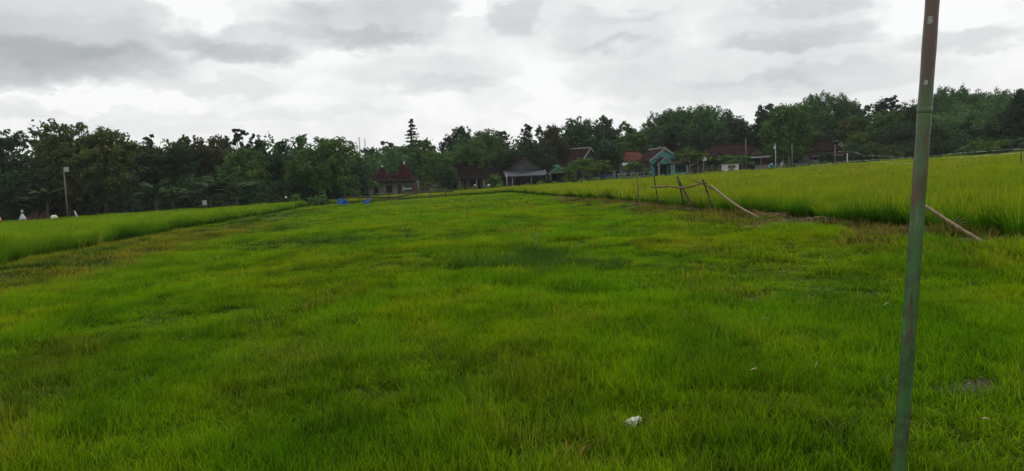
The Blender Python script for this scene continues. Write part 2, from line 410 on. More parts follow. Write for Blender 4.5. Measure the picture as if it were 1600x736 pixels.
# ------------------------------------------------------------------ blades and tufts
def blades(n, rad, h0, h1, w, lean=.5, droop=.3, seg=3, flat=False, seed=0):
    g = np.random.default_rng(seed)
    a = g.uniform(0, 2 * np.pi, n); rr = rad * np.sqrt(g.uniform(0, 1, n))
    bx, by = np.cos(a) * rr, np.sin(a) * rr
    h = g.uniform(h0, h1, n); az = np.where(g.random(n) < .6, a + g.normal(0, .8, n), g.uniform(0, 2 * np.pi, n))
    ln = np.minimum(np.abs(g.normal(0, lean, n)), lean * 1.9); dr = np.minimum(np.abs(g.normal(0, droop, n)), droop * 1.9); wd = w * g.uniform(.6, 1.3, n)
    fa = g.uniform(0, np.pi, n)             # facing of the blade
    V = np.zeros((n, (seg + 1) * 2, 3)); H = np.zeros((n, (seg + 1) * 2))
    for s in range(seg + 1):
        t = s / seg
        out = h * (ln * t + dr * t * t)
        z = h * (t - .45 * dr * t * t)
        if flat: z = h * .10 * t * (1 - t) + .01 + .03 * g.random(n) * 1.0
        cx = bx + np.cos(az) * out; cy = by + np.sin(az) * out
        ww = wd * (1 - t ** 1.8) * .5 + wd * .04
        ox, oy = np.cos(fa) * ww, np.sin(fa) * ww
        V[:, 2 * s] = np.stack([cx - ox, cy - oy, z], 1); V[:, 2 * s + 1] = np.stack([cx + ox, cy + oy, z], 1)
        H[:, 2 * s] = H[:, 2 * s + 1] = t * (h / h1)
    base = np.arange(n)[:, None] * (seg + 1) * 2
    f = np.concatenate([base + np.array([[2 * s, 2 * s + 1, 2 * s + 3, 2 * s + 2]]) for s in range(seg)], 0)
    r = np.repeat(g.random(n), (seg + 1) * 2)
    return V.reshape(-1, 3), f, H.ravel(), r
def tuft(name, mat, parts):
    Vs, Fs, Hs, Rs = [], [], [], []; o = 0
    for kw in parts:
        V, f, H, r = blades(**kw); Vs.append(V); Fs.append(f + o); Hs.append(H); Rs.append(r); o += len(V)
    me = np_mesh(name, np.concatenate(Vs), np.concatenate(Fs), mat, {'h': np.concatenate(Hs), 'r': np.concatenate(Rs)})
    return bpy.data.objects.new(name, me)
def ear_tuft(name, seed, mat, emat, n=34, hh=.82, w=.011):
    """rice hill: upright leaves plus drooping ears"""
    V, f, H, r = blades(n, .055, hh * .55, hh, w, .15, .14, 4, seed=seed)
    g = np.random.default_rng(seed + 50); k = 9
    V2, f2, H2, r2 = blades(k, .05, hh * .85, hh * 1.0, w * 1.4, .14, .36, 4, seed=seed + 9)
    me = np_mesh(name, np.concatenate([V, V2]), np.concatenate([f, f2 + len(V)]), mat, {'h': np.concatenate([H, H2]), 'r': np.concatenate([r, r2])})
    me.materials.append(emat)
    mi = np.zeros(len(f) + len(f2), np.int32)
    # the outer halves of the ear stems carry grain
    nf = len(f2); seg = 4
    idx = np.concatenate([np.full(k, s) for s in range(seg)])
    mi[len(f):] = (idx >= 2).astype(np.int32)
    me.polygons.foreach_set('material_index', mi)
    return bpy.data.objects.new(name, me)

def scatter(name, pts, protos, smin, smax, label, cat, hmul=None, tilt=.06, seed=0, kind='stuff'):
    g = np.random.default_rng(seed + 99); n = len(pts)
    me = bpy.data.meshes.new(name); me.vertices.add(n); me.vertices.foreach_set('co', np.ascontiguousarray(pts, np.float32).ravel())
    rot = np.stack([g.normal(0, tilt, n), g.normal(0, tilt, n), g.uniform(0, 6.283, n)], 1).astype(np.float32)
    s = g.uniform(smin, smax, n)
    sc = np.stack([s, s, s * (hmul if hmul is not None else 1)], 1).astype(np.float32)
    at = me.attributes.new('rot', 'FLOAT_VECTOR', 'POINT'); at.data.foreach_set('vector', rot.ravel())
    at = me.attributes.new('scl', 'FLOAT_VECTOR', 'POINT'); at.data.foreach_set('vector', sc.ravel())
    at = me.attributes.new('pick', 'INT', 'POINT'); at.data.foreach_set('value', g.integers(0, len(protos), n).astype(np.int32))
    o = bpy.data.objects.new(name, me); COL.objects.link(o)
    c = bpy.data.collections.new(name + '_tufts')
    for p in protos: c.objects.link(p)
    ng = bpy.data.node_groups.new(name + '_scatter', 'GeometryNodeTree')
    ng.interface.new_socket('Geometry', in_out='INPUT', socket_type='NodeSocketGeometry')
    ng.interface.new_socket('Geometry', in_out='OUTPUT', socket_type='NodeSocketGeometry')
    N = ng.nodes; L = ng.links
    gi = N.new('NodeGroupInput'); go = N.new('NodeGroupOutput')
    ci = N.new('GeometryNodeCollectionInfo'); ci.inputs['Collection'].default_value = c
    ci.inputs['Separate Children'].default_value = True; ci.inputs['Reset Children'].default_value = True
    ip = N.new('GeometryNodeInstanceOnPoints'); ip.inputs['Pick Instance'].default_value = True
    def na(nm, ty):
        q = N.new('GeometryNodeInputNamedAttribute'); q.data_type = ty; q.inputs['Name'].default_value = nm
        return q.outputs['Attribute']
    L.new(gi.outputs[0], ip.inputs['Points']); L.new(ci.outputs[0], ip.inputs['Instance'])
    L.new(na('pick', 'INT'), ip.inputs['Instance Index'])
    L.new(na('rot', 'FLOAT_VECTOR'), ip.inputs['Rotation']); L.new(na('scl', 'FLOAT_VECTOR'), ip.inputs['Scale'])
    L.new(ip.outputs[0], go.inputs[0])
    md = o.modifiers.new('scatter', 'NODES'); md.node_group = ng
    return tag(o, label, cat, kind=kind)
def sample(y0, y1, dens, region, seed, spread=.80, margin=2.5):
    g = np.random.default_rng(seed)
    w1 = spread * y1 + margin
    n = int(dens * (y1 - y0) * 2 * w1)
    y = g.uniform(y0, y1, n); x = g.uniform(-w1, w1, n)
    k = (np.abs(x) < spread * y + margin) & region(x, y)
    x, y = x[k], y[k]
    return np.stack([x, y, gz(x, y)], 1)

def in_meadow(x, y): return ~((x > -22) & (x < -15) & (y > 74) & (y < 88)) & (x < edge_right(y) - .9 - .5 * vnoise(y * .8, y * .0 + x * .1, 3)) & (x > bund_left(y) - .6 * vnoise(y * .6, x * 0, 8)) & (y < 91)
def not_mud(x, y):
    d = ((x - MUD.x) / .42) ** 2 + ((y - MUD.y) / .30) ** 2
    return d > -.45 + 1.6 * vnoise(x * 11, y * 11, 6)
def in_bund(x, y): return (x < bund_left(y) + .5) & (x > edge_left(y) - .3) & (y < 93)
HEAPS = [(float(ground(a, b).x), b, c, d_) for a, b, c, d_ in ((1015, 31.5, 1.1, 1.2), (1310, 17.6, 1.5, .7), (1235, 20.5, 1.2, .8), (1100, 27, .8, .9))]
def off_heaps(x, y):
    k = np.ones(np.shape(x), bool)
    for a, b, c, d_ in HEAPS: k &= ((x - a) / c) ** 2 + ((y - b) / d_) ** 2 > .0 + 1.6 * vnoise(x * 4, y * 4, 33)
    return k
def in_verge(x, y): return off_heaps(x, y) & (x < edge_right(y) + .2) & (x > edge_right(y) - 2.2) & (y < 100)
def in_rice_r(x, y): return (x > edge_right(y)) & (y < 106 + .12 * x) & (y > 4)
def in_rice_l(x, y): return (x < edge_left(y) + .5 * (vnoise(y * 1.1, 0 * x, 71) - .5)) & (y < 90)
def in_rice_far(x, y): return (x > edge_left(y) - 8) & (x < edge_right(y) + 2) & (y > 93) & (y < 112)

SEDGE = [(float(ground(q[0], q[1]).x), q[1], q[2], q[3]) for q in ((845, 13.3, .95, .75), (768, 13.9, .6, .6), (905, 12.5, .8, .7), (838, 14.8, .7, .6), (878, 12.0, .4, .35))]
def in_sedge(x, y):
    k = np.zeros(np.shape(x), bool)
    for cx, cy, rx, ry in SEDGE:
        k |= ((x - cx) / rx) ** 2 + ((y - cy) / ry) ** 2 < .30 + 1.5 * fbm(x * 1.8, y * 1.8, 12)
    return k

Tm = [tuft('short_grass_tuft', M['meadow'], [dict(n=66, rad=.12, h0=.03, h1=.09, w=.0046, lean=.5, droop=.45, seed=10 + i),
                                              dict(n=8, rad=.1, h0=.07, h1=.15, w=.0036, lean=.3, droop=.3, seed=30 + i)]) for i in range(5)]
Tt = [tuft('tall_grass_tuft', M['meadow_tall'], [dict(n=30, rad=.09, h0=.09, h1=.20, w=.0038, lean=.22, droop=.24, seed=50 + i)]) for i in range(4)]
Tb = [tuft('broad_grass_tuft', M['meadow'], [dict(n=22, rad=.07, h0=.05, h1=.13, w=.0065, lean=.45, droop=.5, seed=70 + i)]) for i in range(4)]
Tm2 = [tuft('meadow_grass_tuft', M['meadow'], [dict(n=44, rad=.17, h0=.05, h1=.125, w=.0095, lean=.5, droop=.4, seed=90 + i),
                                                 dict(n=7, rad=.15, h0=.08, h1=.17, w=.007, lean=.3, droop=.3, seed=95 + i)]) for i in range(4)]
Tm3 = [tuft('far_grass_tuft', M['meadow'], [dict(n=34, rad=.34, h0=.05, h1=.14, w=.028, lean=.5, droop=.4, seg=2, seed=110 + i)]) for i in range(4)]

def hn(p, sc=.45, a=.45, b=1.65, seed=21, tus=.6):
    q = fbm(p[:, 0] * sc, p[:, 1] * sc * .7, seed); q = np.clip((q - .25) / .5, 0, 1)
    q2 = vnoise(p[:, 0] * 3.1 + 7, p[:, 1] * 3.1, seed + 40)
    return (a + (b - a) * q) * (1 - tus / 2 + tus * q2)
near = lambda x, y: in_meadow(x, y) & not_mud(x, y) & off_heaps(x, y) & ~((np.hypot(x, y) < .8))
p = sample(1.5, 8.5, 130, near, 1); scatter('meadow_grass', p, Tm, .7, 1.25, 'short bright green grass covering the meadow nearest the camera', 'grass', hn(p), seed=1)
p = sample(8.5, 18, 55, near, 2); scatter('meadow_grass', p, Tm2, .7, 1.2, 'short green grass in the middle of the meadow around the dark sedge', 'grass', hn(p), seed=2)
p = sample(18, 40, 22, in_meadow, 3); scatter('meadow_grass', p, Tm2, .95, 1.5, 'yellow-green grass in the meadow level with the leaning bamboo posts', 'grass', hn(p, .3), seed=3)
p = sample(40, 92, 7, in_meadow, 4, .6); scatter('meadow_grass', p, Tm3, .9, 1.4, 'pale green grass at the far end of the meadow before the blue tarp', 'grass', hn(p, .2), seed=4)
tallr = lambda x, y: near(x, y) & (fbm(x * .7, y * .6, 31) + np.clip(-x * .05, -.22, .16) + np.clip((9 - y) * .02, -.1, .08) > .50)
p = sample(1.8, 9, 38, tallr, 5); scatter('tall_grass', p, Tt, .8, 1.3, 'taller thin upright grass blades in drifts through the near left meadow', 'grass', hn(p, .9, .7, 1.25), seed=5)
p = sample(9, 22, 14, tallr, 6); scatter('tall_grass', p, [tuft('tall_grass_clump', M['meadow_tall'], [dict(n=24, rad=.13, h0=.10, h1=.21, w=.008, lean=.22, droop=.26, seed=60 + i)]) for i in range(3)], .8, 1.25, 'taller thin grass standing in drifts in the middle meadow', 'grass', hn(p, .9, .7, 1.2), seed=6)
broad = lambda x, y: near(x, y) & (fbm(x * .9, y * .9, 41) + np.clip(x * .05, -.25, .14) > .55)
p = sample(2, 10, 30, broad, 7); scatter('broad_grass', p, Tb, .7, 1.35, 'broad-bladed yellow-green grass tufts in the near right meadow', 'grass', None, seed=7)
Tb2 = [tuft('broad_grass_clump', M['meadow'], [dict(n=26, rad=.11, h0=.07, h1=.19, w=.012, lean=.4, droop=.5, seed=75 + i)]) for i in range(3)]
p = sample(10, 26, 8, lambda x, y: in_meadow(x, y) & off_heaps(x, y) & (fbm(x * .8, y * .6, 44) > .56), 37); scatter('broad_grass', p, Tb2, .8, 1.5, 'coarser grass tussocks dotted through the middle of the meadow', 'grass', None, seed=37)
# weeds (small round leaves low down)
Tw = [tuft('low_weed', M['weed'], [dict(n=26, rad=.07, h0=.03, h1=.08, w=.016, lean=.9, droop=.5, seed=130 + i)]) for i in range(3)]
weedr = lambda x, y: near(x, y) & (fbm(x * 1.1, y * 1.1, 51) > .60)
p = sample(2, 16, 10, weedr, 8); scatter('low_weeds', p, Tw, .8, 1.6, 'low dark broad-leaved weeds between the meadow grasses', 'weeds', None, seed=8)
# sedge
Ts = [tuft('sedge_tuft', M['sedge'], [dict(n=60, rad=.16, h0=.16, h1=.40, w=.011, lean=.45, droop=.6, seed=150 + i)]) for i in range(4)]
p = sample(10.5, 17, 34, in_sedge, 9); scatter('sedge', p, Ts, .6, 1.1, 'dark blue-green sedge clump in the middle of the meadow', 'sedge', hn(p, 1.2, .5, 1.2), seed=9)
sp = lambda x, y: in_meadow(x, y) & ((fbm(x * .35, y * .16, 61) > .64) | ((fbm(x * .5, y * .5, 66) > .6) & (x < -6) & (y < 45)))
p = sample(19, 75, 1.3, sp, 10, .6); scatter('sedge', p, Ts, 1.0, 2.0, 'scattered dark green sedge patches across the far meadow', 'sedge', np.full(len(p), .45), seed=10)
# left bund
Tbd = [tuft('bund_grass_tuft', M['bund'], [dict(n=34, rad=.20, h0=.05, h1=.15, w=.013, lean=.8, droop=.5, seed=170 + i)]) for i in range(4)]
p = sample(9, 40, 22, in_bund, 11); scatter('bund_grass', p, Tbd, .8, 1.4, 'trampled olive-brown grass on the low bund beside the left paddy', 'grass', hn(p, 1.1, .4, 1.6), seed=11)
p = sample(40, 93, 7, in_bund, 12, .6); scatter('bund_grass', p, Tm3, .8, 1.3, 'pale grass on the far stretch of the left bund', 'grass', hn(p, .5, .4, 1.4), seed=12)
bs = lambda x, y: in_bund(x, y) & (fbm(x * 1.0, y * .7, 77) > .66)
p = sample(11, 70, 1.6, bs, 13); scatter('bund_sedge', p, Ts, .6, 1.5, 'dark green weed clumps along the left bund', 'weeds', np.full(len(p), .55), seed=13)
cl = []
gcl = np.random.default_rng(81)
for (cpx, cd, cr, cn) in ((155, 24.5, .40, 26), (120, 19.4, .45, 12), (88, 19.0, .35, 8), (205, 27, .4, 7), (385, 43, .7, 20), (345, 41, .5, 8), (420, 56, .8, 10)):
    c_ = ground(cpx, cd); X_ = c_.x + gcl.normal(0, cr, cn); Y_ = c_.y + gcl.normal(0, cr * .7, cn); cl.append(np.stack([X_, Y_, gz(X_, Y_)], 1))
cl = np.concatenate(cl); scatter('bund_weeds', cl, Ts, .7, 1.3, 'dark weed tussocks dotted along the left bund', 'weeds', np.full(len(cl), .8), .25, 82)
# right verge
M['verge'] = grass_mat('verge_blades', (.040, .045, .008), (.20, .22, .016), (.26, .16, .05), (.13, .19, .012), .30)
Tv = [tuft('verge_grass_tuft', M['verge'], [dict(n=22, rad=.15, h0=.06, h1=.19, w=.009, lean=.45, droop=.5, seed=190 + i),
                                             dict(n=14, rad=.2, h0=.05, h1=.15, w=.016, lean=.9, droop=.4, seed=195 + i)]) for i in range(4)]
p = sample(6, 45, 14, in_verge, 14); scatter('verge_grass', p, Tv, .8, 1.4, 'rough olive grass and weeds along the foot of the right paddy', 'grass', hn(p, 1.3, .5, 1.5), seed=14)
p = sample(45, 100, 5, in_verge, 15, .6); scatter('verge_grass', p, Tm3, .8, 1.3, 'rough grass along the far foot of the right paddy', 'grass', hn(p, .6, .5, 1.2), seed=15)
# rice
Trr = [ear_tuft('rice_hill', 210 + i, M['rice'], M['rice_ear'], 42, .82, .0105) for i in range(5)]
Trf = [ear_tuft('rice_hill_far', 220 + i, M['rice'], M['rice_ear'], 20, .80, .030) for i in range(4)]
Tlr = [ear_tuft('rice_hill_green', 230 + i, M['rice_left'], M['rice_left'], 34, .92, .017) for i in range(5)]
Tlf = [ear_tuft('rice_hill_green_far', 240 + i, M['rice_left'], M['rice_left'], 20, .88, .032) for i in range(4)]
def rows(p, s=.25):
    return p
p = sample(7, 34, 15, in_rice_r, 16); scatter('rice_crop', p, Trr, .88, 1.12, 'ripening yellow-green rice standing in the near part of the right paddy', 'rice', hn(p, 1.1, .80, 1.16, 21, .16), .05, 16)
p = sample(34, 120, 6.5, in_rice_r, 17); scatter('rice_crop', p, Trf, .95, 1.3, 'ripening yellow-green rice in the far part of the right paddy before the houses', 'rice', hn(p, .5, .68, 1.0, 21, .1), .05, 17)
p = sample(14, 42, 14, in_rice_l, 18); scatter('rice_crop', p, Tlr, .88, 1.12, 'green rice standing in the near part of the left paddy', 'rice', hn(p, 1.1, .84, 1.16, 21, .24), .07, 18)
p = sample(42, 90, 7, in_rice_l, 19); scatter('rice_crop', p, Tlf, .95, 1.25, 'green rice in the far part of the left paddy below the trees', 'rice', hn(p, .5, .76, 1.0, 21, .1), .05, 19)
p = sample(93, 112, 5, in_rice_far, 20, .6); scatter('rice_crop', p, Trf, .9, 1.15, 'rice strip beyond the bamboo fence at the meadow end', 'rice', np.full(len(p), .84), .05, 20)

# dry straw heaps on the right verge
def straw_heap(px, d, rx, ry, n, label, seed):
    c = ground(px, d); g = np.random.default_rng(seed)
    V, f, H, r = blades(n, 1.0, .10, .34, .011, .9, .3, 3, flat=False, seed=seed)
    # lay the stalks down over a low mound
    k = 8; C = V.reshape(n, k, 3)
    root = C[:, :1, :].copy()
    a = g.uniform(0, 6.283, n); pit = g.uniform(-.15, .5, n); L_ = g.uniform(.12, .42, n)
    cx = root[:, 0, 0] * rx; cy = root[:, 0, 1] * ry
    mound = .15 * np.exp(-(root[:, 0, 0] ** 2 + root[:, 0, 1] ** 2) * 1.6)
    z0 = mound * g.uniform(.2, 1.2, n)
    out = np.zeros_like(C)
    for s in range(4):
        t = s / 3
        qx = cx + np.cos(a) * L_ * t; qy = cy + np.sin(a) * L_ * t * .8; qz = z0 + L_ * np.sin(pit) * t + .02 - .08 * t * t
        w = .008 * (1 - .5 * t)
        out[:, 2 * s] = np.stack([qx - np.sin(a) * w, qy + np.cos(a) * w, qz], 1); out[:, 2 * s + 1] = np.stack([qx + np.sin(a) * w, qy - np.cos(a) * w, qz + w], 1)
    v = out.reshape(-1, 3)
    v[:, 2] = np.maximum(v[:, 2], .01) + gz(c.x + v[:, 0], c.y + v[:, 1]) - c.z
    me = np_mesh('dry_straw', v, f, M['straw'], {'h': H, 'r': r}); o = bpy.data.objects.new('dry_straw', me); COL.objects.link(o); o.location = c
    tag(o, label, 'straw', kind='stuff')
straw_heap(1015, 31.5, .95, .9, 900, 'dry brown straw heaped at the foot of the leftmost bamboo posts', 1)
straw_heap(1305, 17.8, 2.0, .6, 2400, 'dry reddish-brown straw heap at the paddy edge left of the green pole', 2)
straw_heap(1235, 20.5, .8, .6, 500, 'thin straw scatter beside the foot of the long leaning bamboo', 3)
straw_heap(905, 50, 1.5, 5.0, 900, 'pale straw patch on the far verge of the right paddy', 4)
straw_heap(1100, 27, 1.3, 1.0, 500, 'brown straw under the crossed bamboo posts', 5)
straw_heap(1480, 13.9, 1.2, .5, 500, 'thin dry straw beneath the short bamboo beside the green pole', 6)

# ------------------------------------------------------------------ things standing in the fields
def stick(name, a, b, r1, r2, mat, label, cat, wob=.02, n=9, nodes=True, group=None, parent=None, seed=0):
    """bamboo or branch from a to b, slightly crooked, with swollen nodes"""
    g = random.Random(seed); a = Vector(a); b = Vector(b); base = a.copy()
    pts, rads = [], []
    L_ = (b - a).length; t_ = (b - a).normalized(); s1 = t_.orthogonal().normalized(); s2 = t_.cross(s1)
    ph, ph2 = g.uniform(0, 6), g.uniform(0, 6)
    for i in range(n * 3 + 1):
        t = i / (n * 3)
        off = s1 * wob * L_ * math.sin(t * 5.1 + ph) + s2 * wob * L_ * math.sin(t * 3.3 + ph2)
        off -= (s1 * wob * L_ * math.sin(ph) + s2 * wob * L_ * math.sin(ph2)) * (1 - t)
        pts.append(a + (b - a) * t + off - base)
        r = (r1 + (r2 - r1) * t) * .92
        if nodes and i % 3 == 0: r *= 1.28
        rads.append(r)
    m_ = MB(); m_.tube(pts, rads, 8)
    o = m_.build(name, mat, parent); o.location = base
    if parent is None: tag(o, label, cat, group)
    return o
def foot(px, d): return ground(px, d) - Vector((0, 0, .06))

# the green pole close to the camera
def green_pole():
    a = P(1405, 736, 1.95); b = P(1457, 0, 1.95); dr = (b - a).normalized()
    t0 = (float(gz(a.x, 1.95)) - .1 - a.z) / dr.z
    base = a + dr * t0; top = b + dr * .55
    L_ = (top - base).length
    e = empty('pole', base, 0, label='green painted pole streaked with brown rust, leaning close to the camera', cat='pole')
    q = dr.to_track_quat('Z', 'Y'); e.rotation_mode = 'QUATERNION'; e.rotation_quaternion = q
    m_ = MB(); n = 60
    pts = [(0, 0, L_ * i / n) for i in range(n + 1)]
    rads = [.0182 - .0012 * i / n + .0005 * math.sin(i * 1.7) for i in range(n + 1)]
    m_.tube(pts, rads, 28); sh = m_.build('shaft', M['pole'], e)
    zr = (P(1444, 171, 1.95) - base).dot(dr)
    c = MB(); c.tube([(0, 0, zr - .010), (0, 0, zr - .008), (0, 0, zr + .004), (0, 0, zr + .006)], [.0178, .0185, .0185, .0178], 28); c.build('collar', M['pole'], e)
    # white sticker and a smaller chipped label on the side towards the path
    cl = q.inverted() @ (Vector((0, 0, EYE)) - P(1449, 33, 1.95)); ca = math.atan2(cl.y, cl.x)
    for (px, py, w, h) in ((1449, 33, .013, .020), (1447, 130, .009, .012)):
        zz = (P(px, py, 1.95) - base).dot(dr)
        s = MB(); vs = []; N_ = 8
        for j in range(5):
            for i in range(N_ + 1):
                aa = ca - .12 + (i / N_ - .5) * (w / .0203) * 1.2
                jj = (j / 4 - .5); wob = .001 * math.sin(i * 2 + j)
                vs.append((.0177 * math.cos(aa), .0177 * math.sin(aa), zz + jj * h * (1 - .25 * (2 * i / N_ - 1) ** 2) + wob))
        s.add(vs, [(j * (N_ + 1) + i, j * (N_ + 1) + i + 1, (j + 1) * (N_ + 1) + i + 1, (j + 1) * (N_ + 1) + i) for j in range(4) for i in range(N_)], True)
        s.build('sticker', surf_sticker, e)
surf_sticker = surf_mat('worn_sticker', (.24, .25, .23), (.36, .37, .35), 60, .6, c=(.07, .07, .05))
green_pole()

# bamboo posts by the right paddy
gp = 'bamboo posts along the right paddy edge'
stick('bamboo_post', foot(999, 32.5), P(996, 273, 32.5), .035, .028, M['bamboo'], 'pale upright bamboo post left of all the other posts in the row', 'post', .004, 6, group=gp, seed=1)
stick('bamboo_post', foot(1030, 31), P(1022, 274, 30.5), .028, .022, M['bamboo_dark'], 'thin dark post behind the left end of the wavy branch', 'post', .008, 6, group=gp, seed=2)
stick('bamboo_post', foot(1086, 27), P(1058, 276, 27.6), .034, .040, M['bamboo_dark'], 'dark post slanting down to the right, longer of the crossed pair', 'post', .008, 6, group=gp, seed=3)
stick('bamboo_post', foot(1072, 27.6), P(1060, 281, 27.3), .030, .032, M['bamboo_dark'], 'dark steeper post of the crossed pair under the wavy branch', 'post', .006, 6, group=gp, seed=4)
stick('bamboo_post', foot(1117, 26.3), P(1098, 280, 26.3), .028, .034, M['bamboo_dark'], 'brown leaning post under the right end of the wavy branch', 'post', .008, 6, group=gp, seed=5)
def wavy_branch():
    px = [(1018, 293), (1030, 292), (1046, 291), (1060, 293), (1070, 293.5), (1082, 291), (1094, 287), (1104, 286)]
    pts = [P(x, y, 27.9 - i * .23) for i, (x, y) in enumerate(px)]
    # smooth it
    fine = []
    for i in range(len(pts) - 1):
        for k in range(4): fine.append(pts[i].lerp(pts[i + 1], k / 4))
    fine.append(pts[-1]); sm = [fine[0]] + [(fine[i - 1] + fine[i] * 2 + fine[i + 1]) / 4 for i in range(1, len(fine) - 1)] + [fine[-1]]
    b0 = sm[0].copy(); m_ = MB(); m_.tube([q - b0 for q in sm], [.040 - .006 * math.sin(i * .9) - .008 * i / len(sm) for i in range(len(sm))], 9)
    o = m_.build('branch', M['bamboo'], None); o.location = b0
    tag(o, 'pale wavy branch laid level across the tops of the bamboo posts', 'branch')
wavy_branch()
stick('bamboo_pole', foot(1209, 18.4), P(1112, 293, 25.6), .034, .040, M['bamboo'], 'long bamboo leaning from the post tops down right to the meadow', 'bamboo pole', .006, 14, seed=7)
stick('twig', P(1118, 297, 25.9), P(1080, 282, 26.4), .022, .014, M['bamboo_dark'], 'thin twig stuck across behind the right end of the wavy branch', 'twig', .02, 4, seed=8)
def right_bamboo():
    a = foot(1574, 10.8); b = P(1425, 311, 13.6)
    e = empty('bamboo_pole', a, 0, label='short bamboo leaning behind the green pole with a tied knot of twigs', cat='bamboo pole')
    o = stick('shaft', a, b, .026, .036, M['bamboo'], None, None, .004, 9, parent=e, seed=9); o.location = (0, 0, 0)
    k = P(1488, 351, 13.0) - a; m_ = MB()
    for i in range(9):
        an = i * .7; m_.tube([k + Vector((.0, 0, 0)), k + Vector((math.cos(an) * .10 + .03, .02 * math.sin(i), math.sin(an) * .05 + .02)), k + Vector((math.cos(an) * .20 + .09, .03 * math.cos(i), math.sin(an) * .09 + .05))], [.012, .008, .003], 5)
    m_.tube([k + Vector((-.05, 0, .035)), k + Vector((.05, 0, -.03))], [.046, .046], 10)
    m_.build('twig_knot', M['bamboo'], e)
right_bamboo()
stick('stake', foot(1592, 38), P(1596, 236, 38), .03, .022, M['bamboo_dark'], 'thin brown stake standing in the rice at the right edge', 'stake', .01, 5, seed=11)
stick('dark_stick', foot(849, 15.5), P(833, 363, 16.6), .012, .007, M['bamboo_dark'], 'thin dark stick leaning out of the sedge clump', 'stick', .03, 4, seed=12)
stick('thin_stake', foot(731, 30), P(730, 324, 30), .014, .01, M['bamboo_dark'], 'thin little stake standing alone in the middle meadow', 'stake', .02, 4, seed=13)

# bamboo fence at the meadow end
def fence():
    d = 88; o0 = ground(620, d)
    e = empty('bamboo_fence', o0, 0, label='low bamboo rail fence across the far end of the meadow', cat='fence')
    def Q(px, py, dd=d): return P(px, py, dd) - o0
    for i, (px, top) in enumerate(((560, 303), (608, 301), (650, 299), (673, 297), (696, 294), (541, 308))):
        g_ = ground(px, d) - o0
        m_ = MB(); m_.tube([g_ - Vector((0, 0, .1)), g_.lerp(Q(px, top), .5) + Vector((.01, 0, 0)), Q(px, top)], [.055, .05, .045], 7); m_.build('post', M['wood_dark'], e)
    for pts in (((537, 308), (560, 308.6), (590, 308.6), (620, 308), (640, 303.5), (660, 300.5), (694, 299.5), (708, 299)), ((590, 314), (620, 312.5), (650, 311), (672, 309.5), (694, 307.5))):
        m_ = MB(); m_.tube([Q(x, y, d - .12) for x, y in pts], [.098 - .002 * i for i in range(len(pts))], 7); m_.build('rail', M['wood_dark'], e)
fence()
def tarp():
    d = 86.5; o0 = ground(552, d); n = 30; vs = []; rowsn = 7
    for j in range(rowsn):
        for i in range(n + 1):
            t = i / n; px = 527.5 + t * 50
            top = float(np.interp(t, [0, .18, .30, .42, .55, .68, .80, .93, 1.0], [310.4, 310.8, 314.5, 319.0, 319.6, 319.0, 315.5, 310.6, 309.8]))
            lo = 321.4 - .02 * (px - 552); py = top + (lo - top) * j / (rowsn - 1)
            p_ = P(px, py, d + .12 * math.sin(t * 22 + j * .4) + .05 * math.sin(t * 61)) - o0
            vs.append(p_)
    m_ = MB(); m_.add(vs, [(j * (n + 1) + i, j * (n + 1) + i + 1, (j + 1) * (n + 1) + i + 1, (j + 1) * (n + 1) + i) for j in range(rowsn - 1) for i in range(n)], True)
    o = m_.build('tarp', M['tarp']); o.location = o0; md = o.modifiers.new('thick', 'SOLIDIFY'); md.thickness = .01
    tag(o, 'bright blue plastic tarp sagging low at the left end of the bamboo fence', 'tarp')
tarp()

# crumpled plastic in the near grass
def rubbish():
    c = ground(985, 4.66) + Vector((0, 0, .045)); g = np.random.default_rng(3)
    n, k_ = 16, 11; vs = []
    for j in range(k_):
        th = math.pi * j / (k_ - 1)
        for i in range(n):
            a = 2 * math.pi * i / n; dx, dz, dy = math.cos(a) * math.sin(th), math.cos(th), math.sin(a) * math.sin(th)
            cr = 1 + .30 * math.sin(3.1 * dx + 5.3 * dz) * math.cos(4.7 * dy + 2 * dx) + .10 * g.normal() * (0 < j < k_ - 1)
            x, y, z = dx * .052 * cr, dy * .032 * cr, dz * .031 * cr + dx * .014
            if dx > .5: z += (dx - .5) * .05; x += (dx - .5) * .02
            vs.append((x, y, z))
    m_ = MB(); m_.add(vs, [(j * n + i, j * n + (i + 1) % n, (j + 1) * n + (i + 1) % n, (j + 1) * n + i) for j in range(k_ - 1) for i in range(n)])
    o = m_.build('plastic_scrap', M['plastic']); o.location = c
    tag(o, 'crumpled off-white plastic scrap lying in the near grass', 'litter')
rubbish()
